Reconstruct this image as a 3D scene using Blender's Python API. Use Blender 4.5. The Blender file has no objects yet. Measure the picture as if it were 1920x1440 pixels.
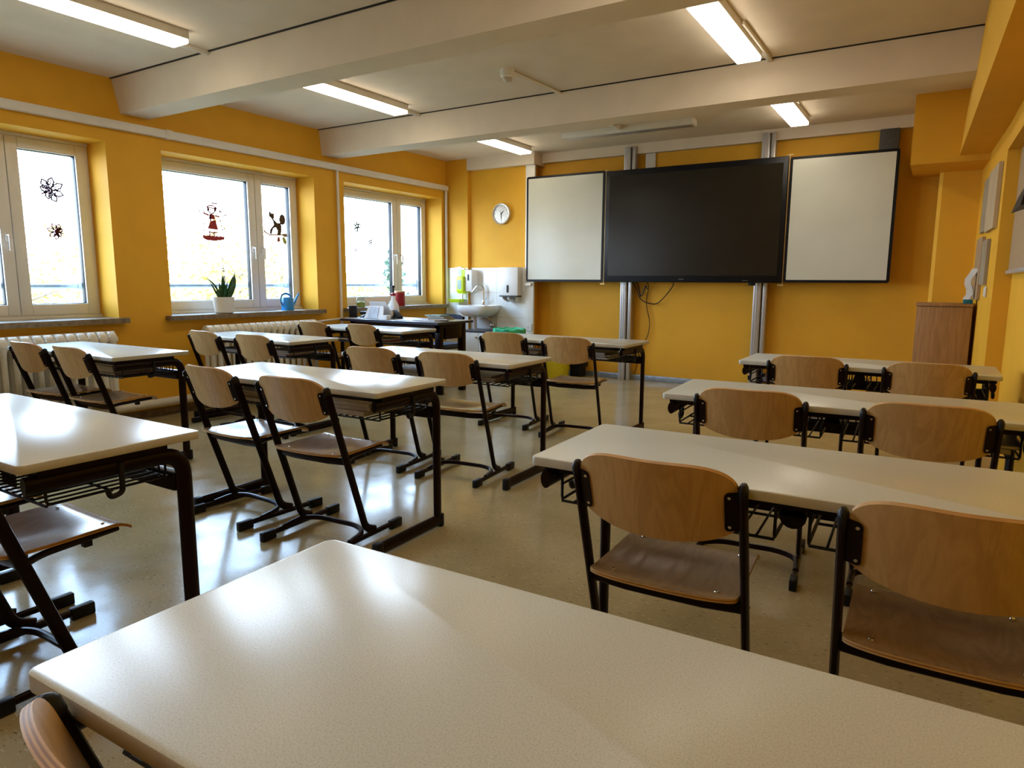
import bpy, bmesh, math, random
from mathutils import Vector, Matrix
random.seed(7)
PI = math.pi
S = bpy.context.scene
COL = S.collection

# ------------------------------------------------------------------ camera
F_PX = 1276.65
CX, CZ, YAW, PITCH, ROLL = 5.7653, 1.1916, 0.5536, 0.1502, 0.0052
fw = Vector((-math.sin(YAW)*math.cos(PITCH), math.cos(YAW)*math.cos(PITCH), -math.sin(PITCH)))
r0 = Vector((math.cos(YAW), math.sin(YAW), 0)); u0 = r0.cross(fw)
rt = math.cos(ROLL)*r0 + math.sin(ROLL)*u0
up = -math.sin(ROLL)*r0 + math.cos(ROLL)*u0
cam = bpy.data.cameras.new('camera'); cam.sensor_width = 36; cam.lens = 36*F_PX/1920
cam.clip_start = 0.02; cam.clip_end = 300
camo = bpy.data.objects.new('camera', cam); COL.objects.link(camo)
camo.matrix_world = Matrix(((rt.x, up.x, -fw.x, CX), (rt.y, up.y, -fw.y, 0), (rt.z, up.z, -fw.z, CZ), (0, 0, 0, 1)))
S.camera = camo

# ------------------------------------------------------------------ light
LAMP = 8.5          # radiance of the ceiling lamps
SKY = 13.5            # overcast sky outside
S.view_settings.view_transform = 'Standard'; S.view_settings.look = 'None'
S.view_settings.gamma = 1; S.view_settings.exposure = 0.58; S.view_settings.use_curve_mapping = False
W = bpy.data.worlds.new('overcast'); S.world = W; W.use_nodes = True
nt = W.node_tree; nt.nodes.clear()
wo = nt.nodes.new('ShaderNodeOutputWorld'); bg = nt.nodes.new('ShaderNodeBackground')
tc = nt.nodes.new('ShaderNodeTexCoord'); sep = nt.nodes.new('ShaderNodeSeparateXYZ'); rp = nt.nodes.new('ShaderNodeValToRGB')
rp.color_ramp.elements[0].position = 0.0; rp.color_ramp.elements[0].color = (0.80, 0.90, 1.0, 1)
rp.color_ramp.elements[1].position = 0.45; rp.color_ramp.elements[1].color = (0.42, 0.66, 1.0, 1)
nt.links.new(tc.outputs['Generated'], sep.inputs[0]); nt.links.new(sep.outputs['Z'], rp.inputs[0])
nt.links.new(rp.outputs[0], bg.inputs['Color']); bg.inputs['Strength'].default_value = SKY
nt.links.new(bg.outputs[0], wo.inputs[0])
WINS = [(1.41, 3.11, 2.51), (3.575, 5.275, 4.727), (5.71, 7.50, 6.90), (-0.75, 0.95, 0.40)]
for y0, y1, ym in WINS:      # light portals: they only steer sky sampling through each window
    l = bpy.data.lights.new('window_portal', 'AREA'); l.shape = 'RECTANGLE'; l.size = 1.4; l.size_y = y1-y0; l.cycles.is_portal = True
    o = bpy.data.objects.new('window_portal', l); COL.objects.link(o); o.location = (-0.55, (y0+y1)/2, 1.58); o.rotation_euler = (0, -PI/2, 0)
S.cycles.max_bounces = 8; S.cycles.diffuse_bounces = 5; S.cycles.glossy_bounces = 4; S.cycles.transparent_max_bounces = 12
S.cycles.use_denoising = True; S.cycles.sample_clamp_indirect = 8.0
S.cycles.caustics_reflective = False; S.cycles.caustics_refractive = False

# ------------------------------------------------------------------ materials
def lin(h):
    h = h.lstrip('#'); o = []
    for i in (0, 2, 4):
        c = int(h[i:i+2], 16)/255; o.append(c/12.92 if c <= .04045 else ((c+.055)/1.055)**2.4)
    return tuple(o)
MATS = {}
def mat(name, c, rough=.5, metal=0., var=.06, scale=30., bump=0., coat=0., spec=.5, stretch=(1, 1, 1), c2=None, bscale=None):
    m = bpy.data.materials.new(name); m.use_nodes = True; n = m.node_tree.nodes; L = m.node_tree.links
    b = n['Principled BSDF']
    if isinstance(c, str): c = lin(c)
    if isinstance(c2, str): c2 = lin(c2)
    t = n.new('ShaderNodeTexCoord'); mp = n.new('ShaderNodeMapping'); mp.inputs['Scale'].default_value = stretch
    ns = n.new('ShaderNodeTexNoise'); ns.inputs['Scale'].default_value = scale; ns.inputs['Detail'].default_value = 4
    L.new(t.outputs['Object'], mp.inputs[0]); L.new(mp.outputs[0], ns.inputs['Vector'])
    r = n.new('ShaderNodeValToRGB'); L.new(ns.outputs['Fac'], r.inputs[0])
    a = c2 or tuple(x*(1-var) for x in c); d = c if c2 else tuple(min(1, x*(1+var)) for x in c)
    r.color_ramp.elements[0].position = .35; r.color_ramp.elements[0].color = (*a, 1)
    r.color_ramp.elements[1].position = .65; r.color_ramp.elements[1].color = (*d, 1)
    L.new(r.outputs[0], b.inputs['Base Color'])
    b.inputs['Roughness'].default_value = rough; b.inputs['Metallic'].default_value = metal
    b.inputs['Coat Weight'].default_value = coat; b.inputs['Coat Roughness'].default_value = .12
    b.inputs['Specular IOR Level'].default_value = spec
    if bump:
        n2 = n.new('ShaderNodeTexNoise'); n2.inputs['Scale'].default_value = bscale or scale*4; L.new(mp.outputs[0], n2.inputs['Vector'])
        bp = n.new('ShaderNodeBump'); bp.inputs['Strength'].default_value = bump; bp.inputs['Distance'].default_value = .003
        L.new(n2.outputs['Fac'], bp.inputs['Height']); L.new(bp.outputs[0], b.inputs['Normal'])
    MATS[name] = m; return m
def glow(name, c, s):
    m = bpy.data.materials.new(name); m.use_nodes = True; n = m.node_tree.nodes; L = m.node_tree.links; n.clear()
    e = n.new('ShaderNodeEmission'); o = n.new('ShaderNodeOutputMaterial'); e.inputs[0].default_value = (*c, 1); e.inputs[1].default_value = s
    L.new(e.outputs[0], o.inputs[0]); MATS[name] = m; return m
def glass(name, tint, refl=1.0):
    m = bpy.data.materials.new(name); m.use_nodes = True; n = m.node_tree.nodes; L = m.node_tree.links; n.clear()
    o = n.new('ShaderNodeOutputMaterial'); t = n.new('ShaderNodeBsdfTransparent'); g = n.new('ShaderNodeBsdfGlossy'); x = n.new('ShaderNodeMixShader')
    lw = n.new('ShaderNodeLayerWeight'); lw.inputs['Blend'].default_value = .5
    pw = n.new('ShaderNodeMath'); pw.operation = 'POWER'; pw.inputs[1].default_value = 4.5; L.new(lw.outputs['Facing'], pw.inputs[0])
    fr = n.new('ShaderNodeMath'); fr.operation = 'MULTIPLY_ADD'; fr.inputs[1].default_value = .8; fr.inputs[2].default_value = .03*refl; L.new(pw.outputs[0], fr.inputs[0])
    t.inputs[0].default_value = (*tint, 1); g.inputs['Roughness'].default_value = .02
    L.new(fr.outputs[0], x.inputs[0]); L.new(t.outputs[0], x.inputs[1]); L.new(g.outputs[0], x.inputs[2]); L.new(x.outputs[0], o.inputs[0])
    MATS[name] = m; return m
M = MATS
mat('yellow_paint', (.74, .385, .028), .62, var=.035, scale=3, bump=.25, bscale=160, spec=.25)
mat('ceiling_paint', (.74, .635, .50), .85, var=.03, scale=4, bump=.3, bscale=120, spec=.2)
mat('white_paint', (.74, .71, .64), .5, var=.03, scale=8)
mat('pvc', (.74, .73, .71), .3, var=.02, scale=6)
mat('enamel', (.80, .78, .70), .28, var=.03, scale=5)
mat('sill_stone', '#86745a', .6, c2='#6a5a43', scale=25, bump=.3)
mat('tile_white', (.80, .80, .77), .12, var=.02, scale=3)
mat('ceramic', (.80, .80, .79), .1, var=.01, coat=.4)
mat('chrome', (.75, .75, .76), .12, 1, var=.02)
mat('aluminium', (.66, .66, .68), .38, .85, var=.04, scale=40, stretch=(20, 20, 1))
mat('dark_frame', (.0075, .0012, .0013), .3, var=.2, scale=20, spec=.18)
mat('black_plastic', (.004, .004, .005), .45, var=.2, scale=30, spec=.3)
mat('black_frame', (.004, .004, .006), .4, var=.1, spec=.25)
mat('screen', (.016, .0125, .007), .24, var=.05, scale=5, spec=.3)
mat('whiteboard', (.60, .60, .51), .22, var=.03, scale=2.5, spec=.5)
mat('grey_box', (.07, .065, .055), .7, var=.2, scale=80)
mat('brass', (.55, .38, .16), .4, .8, var=.1)
mat('paper', (.80, .80, .80), .7, var=.03)
mat('page_edge', (.47, .43, .385), .8, var=.3, scale=220, stretch=(.1, .1, 3))
mat('red_canister', (.30, .012, .016), .35, var=.1)
mat('lid_wood', (.55, .36, .17), .5, var=.15)
mat('blue_can', (.02, .23, .55), .35, var=.08)
mat('leaf_green', (.018, .075, .02), .4, var=.5, scale=18, stretch=(1, 1, 3))
mat('soil', (.03, .02, .012), .9, var=.3)
mat('neon', (.62, .80, .02), .4, var=.05)
mat('grey_green', (.20, .33, .28), .3, var=.05)
mat('green_bag', (.05, .50, .27), .35, var=.3, scale=14, bump=.8, bscale=40)
mat('yellow_bin', (.68, .60, .02), .4, var=.05)
mat('navy', (.025, .05, .11), .45, var=.15)
mat('desk_top', (.30, .30, .29), .3, var=.05, scale=200)
mat('desk_edge', (.012, .018, .04), .35, var=.1)
mat('maroon', (.035, .008, .01), .4, var=.1)
mat('counter', (.05, .05, .055), .35, var=.2, scale=60)
mat('cabinet_white', (.66, .64, .58), .4, var=.03)
mat('beech_panel', (.40, .215, .085), .42, c2=(.30, .15, .055), scale=6, stretch=(9, 9, .7))
mat('clock_rim', (.62, .60, .55), .3, .5, var=.04)
mat('clock_face', (.62, .62, .60), .4, var=.03)
mat('concrete', (.42, .43, .45), .8, var=.1, scale=12)
mat('galvanised', (.36, .43, .52), .35, .6, var=.15, scale=20)
mat('bark', (.10, .07, .045), .9, var=.4, scale=14, bump=.6)
mat('leaf_yellow', (.80, .62, .14), .6, c2=(.50, .38, .11), scale=1.2)
mat('leaf_lime', (.66, .60, .18), .6, c2=(.30, .33, .12), scale=1.2)
mat('leaf_pine', (.14, .22, .15), .6, c2=(.05, .10, .07), scale=2)
mat('lawn', (.27, .25, .17), .9, var=.3, scale=1)
mat('sticker_purple', (.10, .015, .13), .5); mat('sticker_red', (.34, .02, .025), .5); mat('sticker_rust', (.32, .07, .03), .5)
mat('sticker_brown', (.05, .02, .012), .5); mat('sticker_tan', (.40, .19, .05), .5); mat('sticker_green', (.10, .22, .10), .5)
mat('sticker_teal', (.05, .20, .20), .5); mat('sticker_grey', (.20, .19, .15), .5); mat('sticker_lime', (.34, .33, .03), .5)
mat('poster_tan', (.50, .40, .26), .6, c2=(.45, .34, .20), scale=4); mat('poster_grey', (.33, .28, .20), .6, c2=(.28, .22, .14), scale=5)
mat('pinboard', (.36, .24, .13), .8, var=.1, scale=60)
mat('teal_box', (.01, .16, .19), .5, var=.05)
mat('orange_lens', (.55, .5, .42), .3)
for i, c in enumerate([(.40, .36, .30), (.30, .035, .09), (.55, .53, .50), (.10, .13, .16), (.24, .17, .10), (.05, .22, .24), (.02, .06, .025), (.62, .60, .55), (.16, .10, .17), (.45, .47, .52)]):
    mat('cover_%d' % i, c, .4, var=.15, scale=20)
glow('lamp_glow', (1.0, .89, .72), LAMP)
glass('pane_glass', (.97, .99, 1.0)); glass('clear_plastic', (.80, .88, .92), 1.2)

def wood(name, c1, c2, rough, coat):
    m = bpy.data.materials.new(name); m.use_nodes = True; n = m.node_tree.nodes; L = m.node_tree.links; b = n['Principled BSDF']
    t = n.new('ShaderNodeTexCoord'); oi = n.new('ShaderNodeObjectInfo'); ad = n.new('ShaderNodeVectorMath'); ad.operation = 'MULTIPLY_ADD'
    ad.inputs[1].default_value = (1, 1, 1)
    cx = n.new('ShaderNodeCombineXYZ'); ml = n.new('ShaderNodeMath'); ml.operation = 'MULTIPLY'; ml.inputs[1].default_value = 13
    L.new(oi.outputs['Random'], ml.inputs[0]); L.new(ml.outputs[0], cx.inputs[0]); L.new(ml.outputs[0], cx.inputs[2])
    L.new(t.outputs['Object'], ad.inputs[0]); L.new(cx.outputs[0], ad.inputs[2])
    mp = n.new('ShaderNodeMapping'); mp.inputs['Scale'].default_value = (6, 2.0, 1.2); L.new(ad.outputs[0], mp.inputs[0])
    ns = n.new('ShaderNodeTexNoise'); ns.inputs['Scale'].default_value = 2.2; ns.inputs['Detail'].default_value = 5; ns.inputs['Distortion'].default_value = 1.2
    L.new(mp.outputs[0], ns.inputs['Vector'])
    wv = n.new('ShaderNodeMath'); wv.operation = 'MULTIPLY'; wv.inputs[1].default_value = 9; L.new(ns.outputs['Fac'], wv.inputs[0])
    pp = n.new('ShaderNodeMath'); pp.operation = 'PINGPONG'; pp.inputs[1].default_value = 1; L.new(wv.outputs[0], pp.inputs[0])
    fi = n.new('ShaderNodeMapping'); fi.inputs['Scale'].default_value = (160, 60, 6); L.new(ad.outputs[0], fi.inputs[0])
    n2 = n.new('ShaderNodeTexNoise'); n2.inputs['Scale'].default_value = 1.5; L.new(fi.outputs[0], n2.inputs['Vector'])
    mx = n.new('ShaderNodeMath'); mx.operation = 'MULTIPLY_ADD'; mx.inputs[1].default_value = .55; L.new(pp.outputs[0], mx.inputs[0])
    m3 = n.new('ShaderNodeMath'); m3.operation = 'MULTIPLY'; m3.inputs[1].default_value = .45; L.new(n2.outputs['Fac'], m3.inputs[0]); L.new(m3.outputs[0], mx.inputs[2])
    r = n.new('ShaderNodeValToRGB'); r.color_ramp.elements[0].color = (*c1, 1); r.color_ramp.elements[1].color = (*c2, 1)
    r.color_ramp.elements[0].position = .15; r.color_ramp.elements[1].position = .8
    L.new(mx.outputs[0], r.inputs[0]); L.new(r.outputs[0], b.inputs['Base Color'])
    b.inputs['Roughness'].default_value = rough; b.inputs['Coat Weight'].default_value = coat; b.inputs['Coat Roughness'].default_value = .2
    MATS[name] = m
wood('beech', (.45, .27, .10), (.56, .35, .14), .38, .12)
wood('beech_seat', (.41, .245, .115), (.51, .315, .15), .26, .35)
mat('ply_light', (.60, .36, .13), .5, var=.1); mat('ply_dark', (.33, .17, .06), .5, var=.1)

def table_mat():
    m = bpy.data.materials.new('laminate'); m.use_nodes = True; n = m.node_tree.nodes; L = m.node_tree.links; b = n['Principled BSDF']
    t = n.new('ShaderNodeTexCoord'); ns = n.new('ShaderNodeTexNoise'); ns.inputs['Scale'].default_value = 420; ns.inputs['Detail'].default_value = 3
    L.new(t.outputs['Object'], ns.inputs['Vector']); r = n.new('ShaderNodeValToRGB'); L.new(ns.outputs['Fac'], r.inputs[0])
    e = r.color_ramp.elements; e[0].position = .34; e[0].color = (.51, .52, .455, 1); e[1].position = .50; e[1].color = (.615, .63, .555, 1)
    k = e.new(.64); k.color = (.625, .64, .565, 1); k = e.new(.72); k.color = (.72, .73, .66, 1)
    L.new(r.outputs[0], b.inputs['Base Color']); b.inputs['Roughness'].default_value = .25; b.inputs['IOR'].default_value = 1.21
    bp = n.new('ShaderNodeBump'); bp.inputs['Strength'].default_value = .06; bp.inputs['Distance'].default_value = .001; L.new(ns.outputs['Fac'], bp.inputs['Height']); L.new(bp.outputs[0], b.inputs['Normal'])
    MATS['laminate'] = m
table_mat()
mat('edge_band', (.50, .485, .41), .4, var=.05)

def floor_mat():
    m = bpy.data.materials.new('linoleum'); m.use_nodes = True; n = m.node_tree.nodes; L = m.node_tree.links; b = n['Principled BSDF']
    t = n.new('ShaderNodeTexCoord')
    def noise(scale, st, det=3):
        mp = n.new('ShaderNodeMapping'); mp.inputs['Scale'].default_value = st; L.new(t.outputs['Object'], mp.inputs[0])
        x = n.new('ShaderNodeTexNoise'); x.inputs['Scale'].default_value = scale; x.inputs['Detail'].default_value = det; L.new(mp.outputs[0], x.inputs['Vector']); return x
    def ramp(x, p0, c0, p1, c1):
        r = n.new('ShaderNodeValToRGB'); L.new(x.outputs['Fac'], r.inputs[0])
        r.color_ramp.elements[0].position = p0; r.color_ramp.elements[0].color = c0; r.color_ramp.elements[1].position = p1; r.color_ramp.elements[1].color = c1; return r
    base = ramp(noise(3, (1, 1, 1), 5), .3, (.345, .28, .145, 1), .7, (.435, .355, .19, 1))
    light = ramp(noise(38, (1, 4, 1), 2), .645, (0, 0, 0, 1), .69, (1, 1, 1, 1))
    dark = ramp(noise(34, (1.2, 4.5, 1.3), 2), .30, (1, 1, 1, 1), .35, (0, 0, 0, 1))
    m1 = n.new('ShaderNodeMix'); m1.data_type = 'RGBA'; L.new(light.outputs[0], m1.inputs['Factor']); L.new(base.outputs[0], m1.inputs['A']); m1.inputs['B'].default_value = (.56, .49, .33, 1)
    m2 = n.new('ShaderNodeMix'); m2.data_type = 'RGBA'; L.new(dark.outputs[0], m2.inputs['Factor']); L.new(m1.outputs['Result'], m2.inputs['A']); m2.inputs['B'].default_value = (.15, .11, .06, 1)
    L.new(m2.outputs['Result'], b.inputs['Base Color']); b.inputs['Roughness'].default_value = .22; b.inputs['IOR'].default_value = 1.33
    wob = noise(7, (1, 1, 1), 2); bp = n.new('ShaderNodeBump'); bp.inputs['Strength'].default_value = .18; bp.inputs['Distance'].default_value = .004
    L.new(wob.outputs['Fac'], bp.inputs['Height']); L.new(bp.outputs[0], b.inputs['Normal'])
    rr = ramp(noise(5, (1, 1, 1), 4), .3, (.13, .13, .13, 1), .7, (.23, .23, .23, 1)); L.new(rr.outputs[0], b.inputs['Roughness'])
    MATS['linoleum'] = m
floor_mat()

# ------------------------------------------------------------------ mesh helpers
def BM(): return bmesh.new()
def obj(name, bm, mats, parent=None, loc=None, rot=None, smooth=True, angle=35):
    me = bpy.data.meshes.new(name); bmesh.ops.recalc_face_normals(bm, faces=bm.faces); bm.to_mesh(me); bm.free()
    if isinstance(mats, str): mats = [mats]
    for m in mats: me.materials.append(MATS[m])
    if smooth:
        me.polygons.foreach_set('use_smooth', [True]*len(me.polygons)); me.set_sharp_from_angle(angle=math.radians(angle))
    o = bpy.data.objects.new(name, me); COL.objects.link(o)
    if parent: o.parent = parent
    if loc: o.location = loc
    if rot: o.rotation_euler = rot
    return o
def thing(name, label, cat, loc=(0, 0, 0), rz=0, group=None):
    o = bpy.data.objects.new(name, None); COL.objects.link(o); o.location = loc; o.rotation_euler = (0, 0, rz); o.empty_display_size = .1
    tag(o, label, cat, group); return o
def tag(o, label, cat, group=None, kind=None):
    o['label'] = label; o['category'] = cat
    if group: o['group'] = group
    if kind: o['kind'] = kind
    return o
def struct(o, label, cat): o['kind'] = 'structure'; o['label'] = label; o['category'] = cat; return o
def kids(o): return [c for c in bpy.data.objects if c.parent == o]
def dup(o, parent=None, tree=None):
    c = o.copy(); COL.objects.link(c)
    if parent: c.parent = parent
    for ch in tree[o]: dup(ch, c, tree)
    return c
def treemap():
    t = {o: [] for o in bpy.data.objects}
    for o in bpy.data.objects:
        if o.parent: t[o.parent].append(o)
    return t
def box(bm, x0, x1, y0, y1, z0, z1, bev=0, seg=2, mi=0):
    r = bmesh.ops.create_cube(bm, size=1); vs = r['verts']
    for v in vs: v.co = Vector((x0 if v.co.x < 0 else x1, y0 if v.co.y < 0 else y1, z0 if v.co.z < 0 else z1))
    fs = list({f for v in vs for f in v.link_faces})
    for f in fs: f.material_index = mi
    if bev:
        es = list({e for v in vs for e in v.link_edges})
        r = bmesh.ops.bevel(bm, geom=es, offset=bev, segments=seg, profile=.5, affect='EDGES', material=mi)
    return bm
def hexa(bm, p, mi=0):   # eight corners: bottom ring then top ring
    v = [bm.verts.new(q) for q in p]
    for f in ((0, 1, 2, 3), (4, 5, 6, 7), (0, 1, 5, 4), (1, 2, 6, 5), (2, 3, 7, 6), (3, 0, 4, 7)):
        bm.faces.new([v[i] for i in f]).material_index = mi
def sweep(bm, pts, a, b=None, n=10, side=None, cap=True, mi=0, radii=None):
    pts = [Vector(p) for p in pts]; b = b or a; rings = []; prev = None
    for i, p in enumerate(pts):
        t = ((pts[min(i+1, len(pts)-1)]-pts[max(i-1, 0)])).normalized()
        if side is not None: s = Vector(side); s = (s - t*s.dot(t)).normalized()
        elif prev is None:
            s = t.cross(Vector((0, 0, 1)) if abs(t.z) < .9 else Vector((1, 0, 0))).normalized()
        else: s = (prev - t*prev.dot(t)).normalized()
        prev = s; q = t.cross(s); k = radii[i] if radii else 1
        rings.append([bm.verts.new(p + s*a*k*math.cos(2*PI*j/n) + q*b*k*math.sin(2*PI*j/n)) for j in range(n)])
    for r1, r2 in zip(rings, rings[1:]):
        for j in range(n): bm.faces.new((r1[j], r1[(j+1) % n], r2[(j+1) % n], r2[j])).material_index = mi
    if cap:
        bm.faces.new(rings[0][::-1]).material_index = mi; bm.faces.new(rings[-1]).material_index = mi
def fillet(pts, r, n=5):
    pts = [Vector(p) for p in pts]; out = [pts[0]]
    for i in range(1, len(pts)-1):
        p = pts[i]; d0 = (pts[i-1]-p); d1 = (pts[i+1]-p); k = min(r, d0.length*.49, d1.length*.49)
        a = p+d0.normalized()*k; b = p+d1.normalized()*k
        for j in range(n+1):
            t = j/n; out.append(a*(1-t)**2 + p*2*t*(1-t) + b*t*t)
    out.append(pts[-1]); return out
def lathe(bm, prof, c=(0, 0, 0), n=24, mi=0, axis='z', sx=1, sy=1):
    rings = []
    for r, z in prof:
        ring = []
        for j in range(n):
            x, y = r*math.cos(2*PI*j/n)*sx, r*math.sin(2*PI*j/n)*sy
            ring.append(bm.verts.new((c[0]+x, c[1]+y, c[2]+z) if axis == 'z' else ((c[0]+x, c[1]+z, c[2]+y) if axis == 'y' else (c[0]+z, c[1]+x, c[2]+y))))
        rings.append(ring)
    for a, b in zip(rings, rings[1:]):
        for j in range(n): bm.faces.new((a[j], a[(j+1) % n], b[(j+1) % n], b[j])).material_index = mi
    if prof[0][0] > 1e-5: bm.faces.new(rings[0][::-1]).material_index = mi
    if prof[-1][0] > 1e-5: bm.faces.new(rings[-1]).material_index = mi
    bmesh.ops.remove_doubles(bm, verts=[v for r in (rings[0], rings[-1]) for v in r], dist=1e-6)
def prism(bm, out, d, f, mi=0):     # outline of 2D points, f(u,v,w) -> 3D, thickness d
    n = len(out); A = [bm.verts.new(f(u, v, 0)) for u, v in out]; B = [bm.verts.new(f(u, v, d)) for u, v in out]
    bm.faces.new(A[::-1]).material_index = mi; bm.faces.new(B).material_index = mi
    for i in range(n): bm.faces.new((A[i], A[(i+1) % n], B[(i+1) % n], B[i])).material_index = mi
def rrect(w, h, r, n=5, cx=0, cy=0):
    o = []
    for sx, sy, a0 in ((1, 1, 0), (-1, 1, PI/2), (-1, -1, PI), (1, -1, 1.5*PI)):
        for i in range(n+1):
            a = a0+PI/2*i/n; o.append((cx+sx*(w/2-r)+r*math.cos(a), cy+sy*(h/2-r)+r*math.sin(a)))
    return o
def text_bm(bm, s, size, f, mi=0):
    cu = bpy.data.curves.new('t', 'FONT'); cu.body = s; cu.size = size; cu.align_x = 'CENTER'; cu.align_y = 'CENTER'
    o = bpy.data.objects.new('t', cu); COL.objects.link(o); dg = bpy.context.evaluated_depsgraph_get(); me = o.evaluated_get(dg).to_mesh()
    vs = [bm.verts.new(f(v.co.x, v.co.y)) for v in me.vertices]
    for p in me.polygons:
        try: bm.faces.new([vs[i] for i in p.vertices]).material_index = mi
        except ValueError: pass
    o.evaluated_get(dg).to_mesh_clear(); bpy.data.objects.remove(o); bpy.data.curves.remove(cu)

# ------------------------------------------------------------------ room shell
H, D, YB = 2.78, 7.85, -2.4
bm = BM(); box(bm, 0, 6.6, YB, 8.1, -.12, 0)
struct(obj('floor', bm, 'linoleum', smooth=False), 'beige speckled shiny linoleum floor', 'floor')
bm = BM(); box(bm, -.05, 6.6, YB, 8.1, H, H+.15)
struct(obj('ceiling', bm, 'ceiling_paint', smooth=False), 'off white plaster ceiling between the beams', 'ceiling')
WZ0, WZ1 = .87, 2.285
bm = BM(); ys = sorted([w for w in WINS], key=lambda w: w[0]); y = YB
for a, b, _ in ys:
    box(bm, -.5, 0, y, a, 0, H); box(bm, -.5, 0, a, b, 0, WZ0-.04); box(bm, -.5, 0, a, b, WZ1, H); y = b
box(bm, -.5, 0, y, 8.2, 0, H)
struct(obj('wall_left', bm, 'yellow_paint', smooth=False), 'orange yellow window wall on the left', 'wall')
bm = BM(); box(bm, -.5, 6.7, D, 8.2, 0, H); box(bm, -.4, 1.30, 7.65, 8.1, 0, H); box(bm, -.3, .36, 7.60, 8.0, 0, H)
# pier with chamfered corner behind the cupboard
prism(bm, [(5.695, 7.63), (5.725, 7.60), (6.5, 7.60), (6.5, 8.0), (5.695, 8.0)], 2.25, lambda u, v, w: (u, v, w))
struct(obj('wall_back', bm, 'yellow_paint', smooth=False), 'orange yellow front wall behind the boards', 'wall')
bm = BM(); box(bm, -.5, 6.7, YB-.2, YB, 0, H)
struct(obj('wall_rear', bm, 'yellow_paint', smooth=False), 'yellow wall at the rear of the classroom', 'wall')
bm = BM()
hexa(bm, [(6.24, YB, 0), (6.7, YB, 0), (6.7, 5.8, 0), (6.19, 5.8, 0), (6.24, YB, H), (6.7, YB, H), (6.7, 5.8, H), (6.19, 5.8, H)])
hexa(bm, [(6.09, 5.8, 0), (6.7, 5.8, 0), (6.7, 7.7, 0), (6.02, 7.7, 0), (6.09, 5.8, H), (6.7, 5.8, H), (6.7, 7.7, H), (6.02, 7.7, H)])
hexa(bm, [(6.22, YB, 2.08), (6.7, YB, 2.08), (6.7, 5.8, 2.08), (6.09, 5.8, 2.08), (6.22, YB, H), (6.7, YB, H), (6.7, 5.8, H), (6.09, 5.8, H)])
struct(obj('wall_right', bm, 'yellow_paint', smooth=False), 'yellow right wall with a shallow niche', 'wall')
def beam(i, y0, y1, y2, y3, label):
    bm = BM(); x0, x1 = 0, 5.9; zb = 2.52
    hexa(bm, [(x0, y1, zb), (x1, y1, zb), (x1, y2, zb), (x0, y2, zb), (x0, y0, H), (x1, y0, H), (x1, y3, H), (x0, y3, H)])
    o = struct(obj('trim_%d' % i, bm, 'ceiling_paint', smooth=False), label, 'beam')
    bm = BM(); box(bm, x0, x1, y0-.012, y0+.002, H-.007, H+.002); obj('joint_gap', bm, 'black_plastic', o, smooth=False)
beam(1, 3.197, 3.25, 3.49, 3.53, 'white ceiling beam nearer to the camera')
beam(2, 5.37, 5.40, 5.64, 5.68, 'white ceiling beam nearer to the boards')
beam(3, 1.03, 1.08, 1.32, 1.36, 'white ceiling beam above the camera')
bm = BM(); hexa(bm, [(6.08, YB, 2.25), (6.6, YB, 2.25), (6.6, 7.0, 2.25), (5.83, 7.0, 2.25), (5.95, YB, H), (6.6, YB, H), (6.6, 7.0, H), (5.865, 7.0, H)])
struct(obj('trim_4', bm, 'yellow_paint', smooth=False), 'yellow boxed soffit along the right wall', 'soffit')
bm = BM(); box(bm, 5.475, 6.3, 7.0, 7.86, 2.2, H)
struct(obj('trim_5', bm, 'yellow_paint', smooth=False), 'yellow boxed corner casing above the cupboard', 'soffit')
bm = BM(); box(bm, 1.30, 5.475, 7.78, D, 2.665, H); box(bm, .36, 1.385, 7.58, 7.9, 2.63, H)
struct(obj('trim_6', bm, 'ceiling_paint', smooth=False), 'off white band along the top of the front wall', 'beam')
bm = BM(); box(bm, 1.31, 5.69, D-.02, D, 0, .065, .004); struct(obj('baseboard_back', bm, 'galvanised'), 'grey baseboard along the front wall', 'baseboard')
bm = BM(); box(bm, 0, .02, YB, 7.59, 0, .07, .004); struct(obj('baseboard_left', bm, 'sill_stone'), 'dark baseboard below the windows', 'baseboard')
# tiles round the washbasin
bm = BM(); g = .0015
def tileplane(u0, u1, f):
    for z0, z1 in ((0, .39), (.39, .715), (.715, 1.04), (1.04, 1.365)):
        n = max(1, round((u1-u0)/.42)); w = (u1-u0)/n
        for k in range(n): f(u0+k*w+g, u0+(k+1)*w-g, z0+g, z1-g)
tileplane(0, .365, lambda a, b, c, d: box(bm, a, b, 7.592, 7.60, c, d))
tileplane(.365, 1.235, lambda a, b, c, d: box(bm, a, b, 7.642, 7.65, c, d))
struct(obj('trim_7', bm, 'tile_white', smooth=False), 'white wall tiles behind the washbasin', 'tiles')

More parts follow.
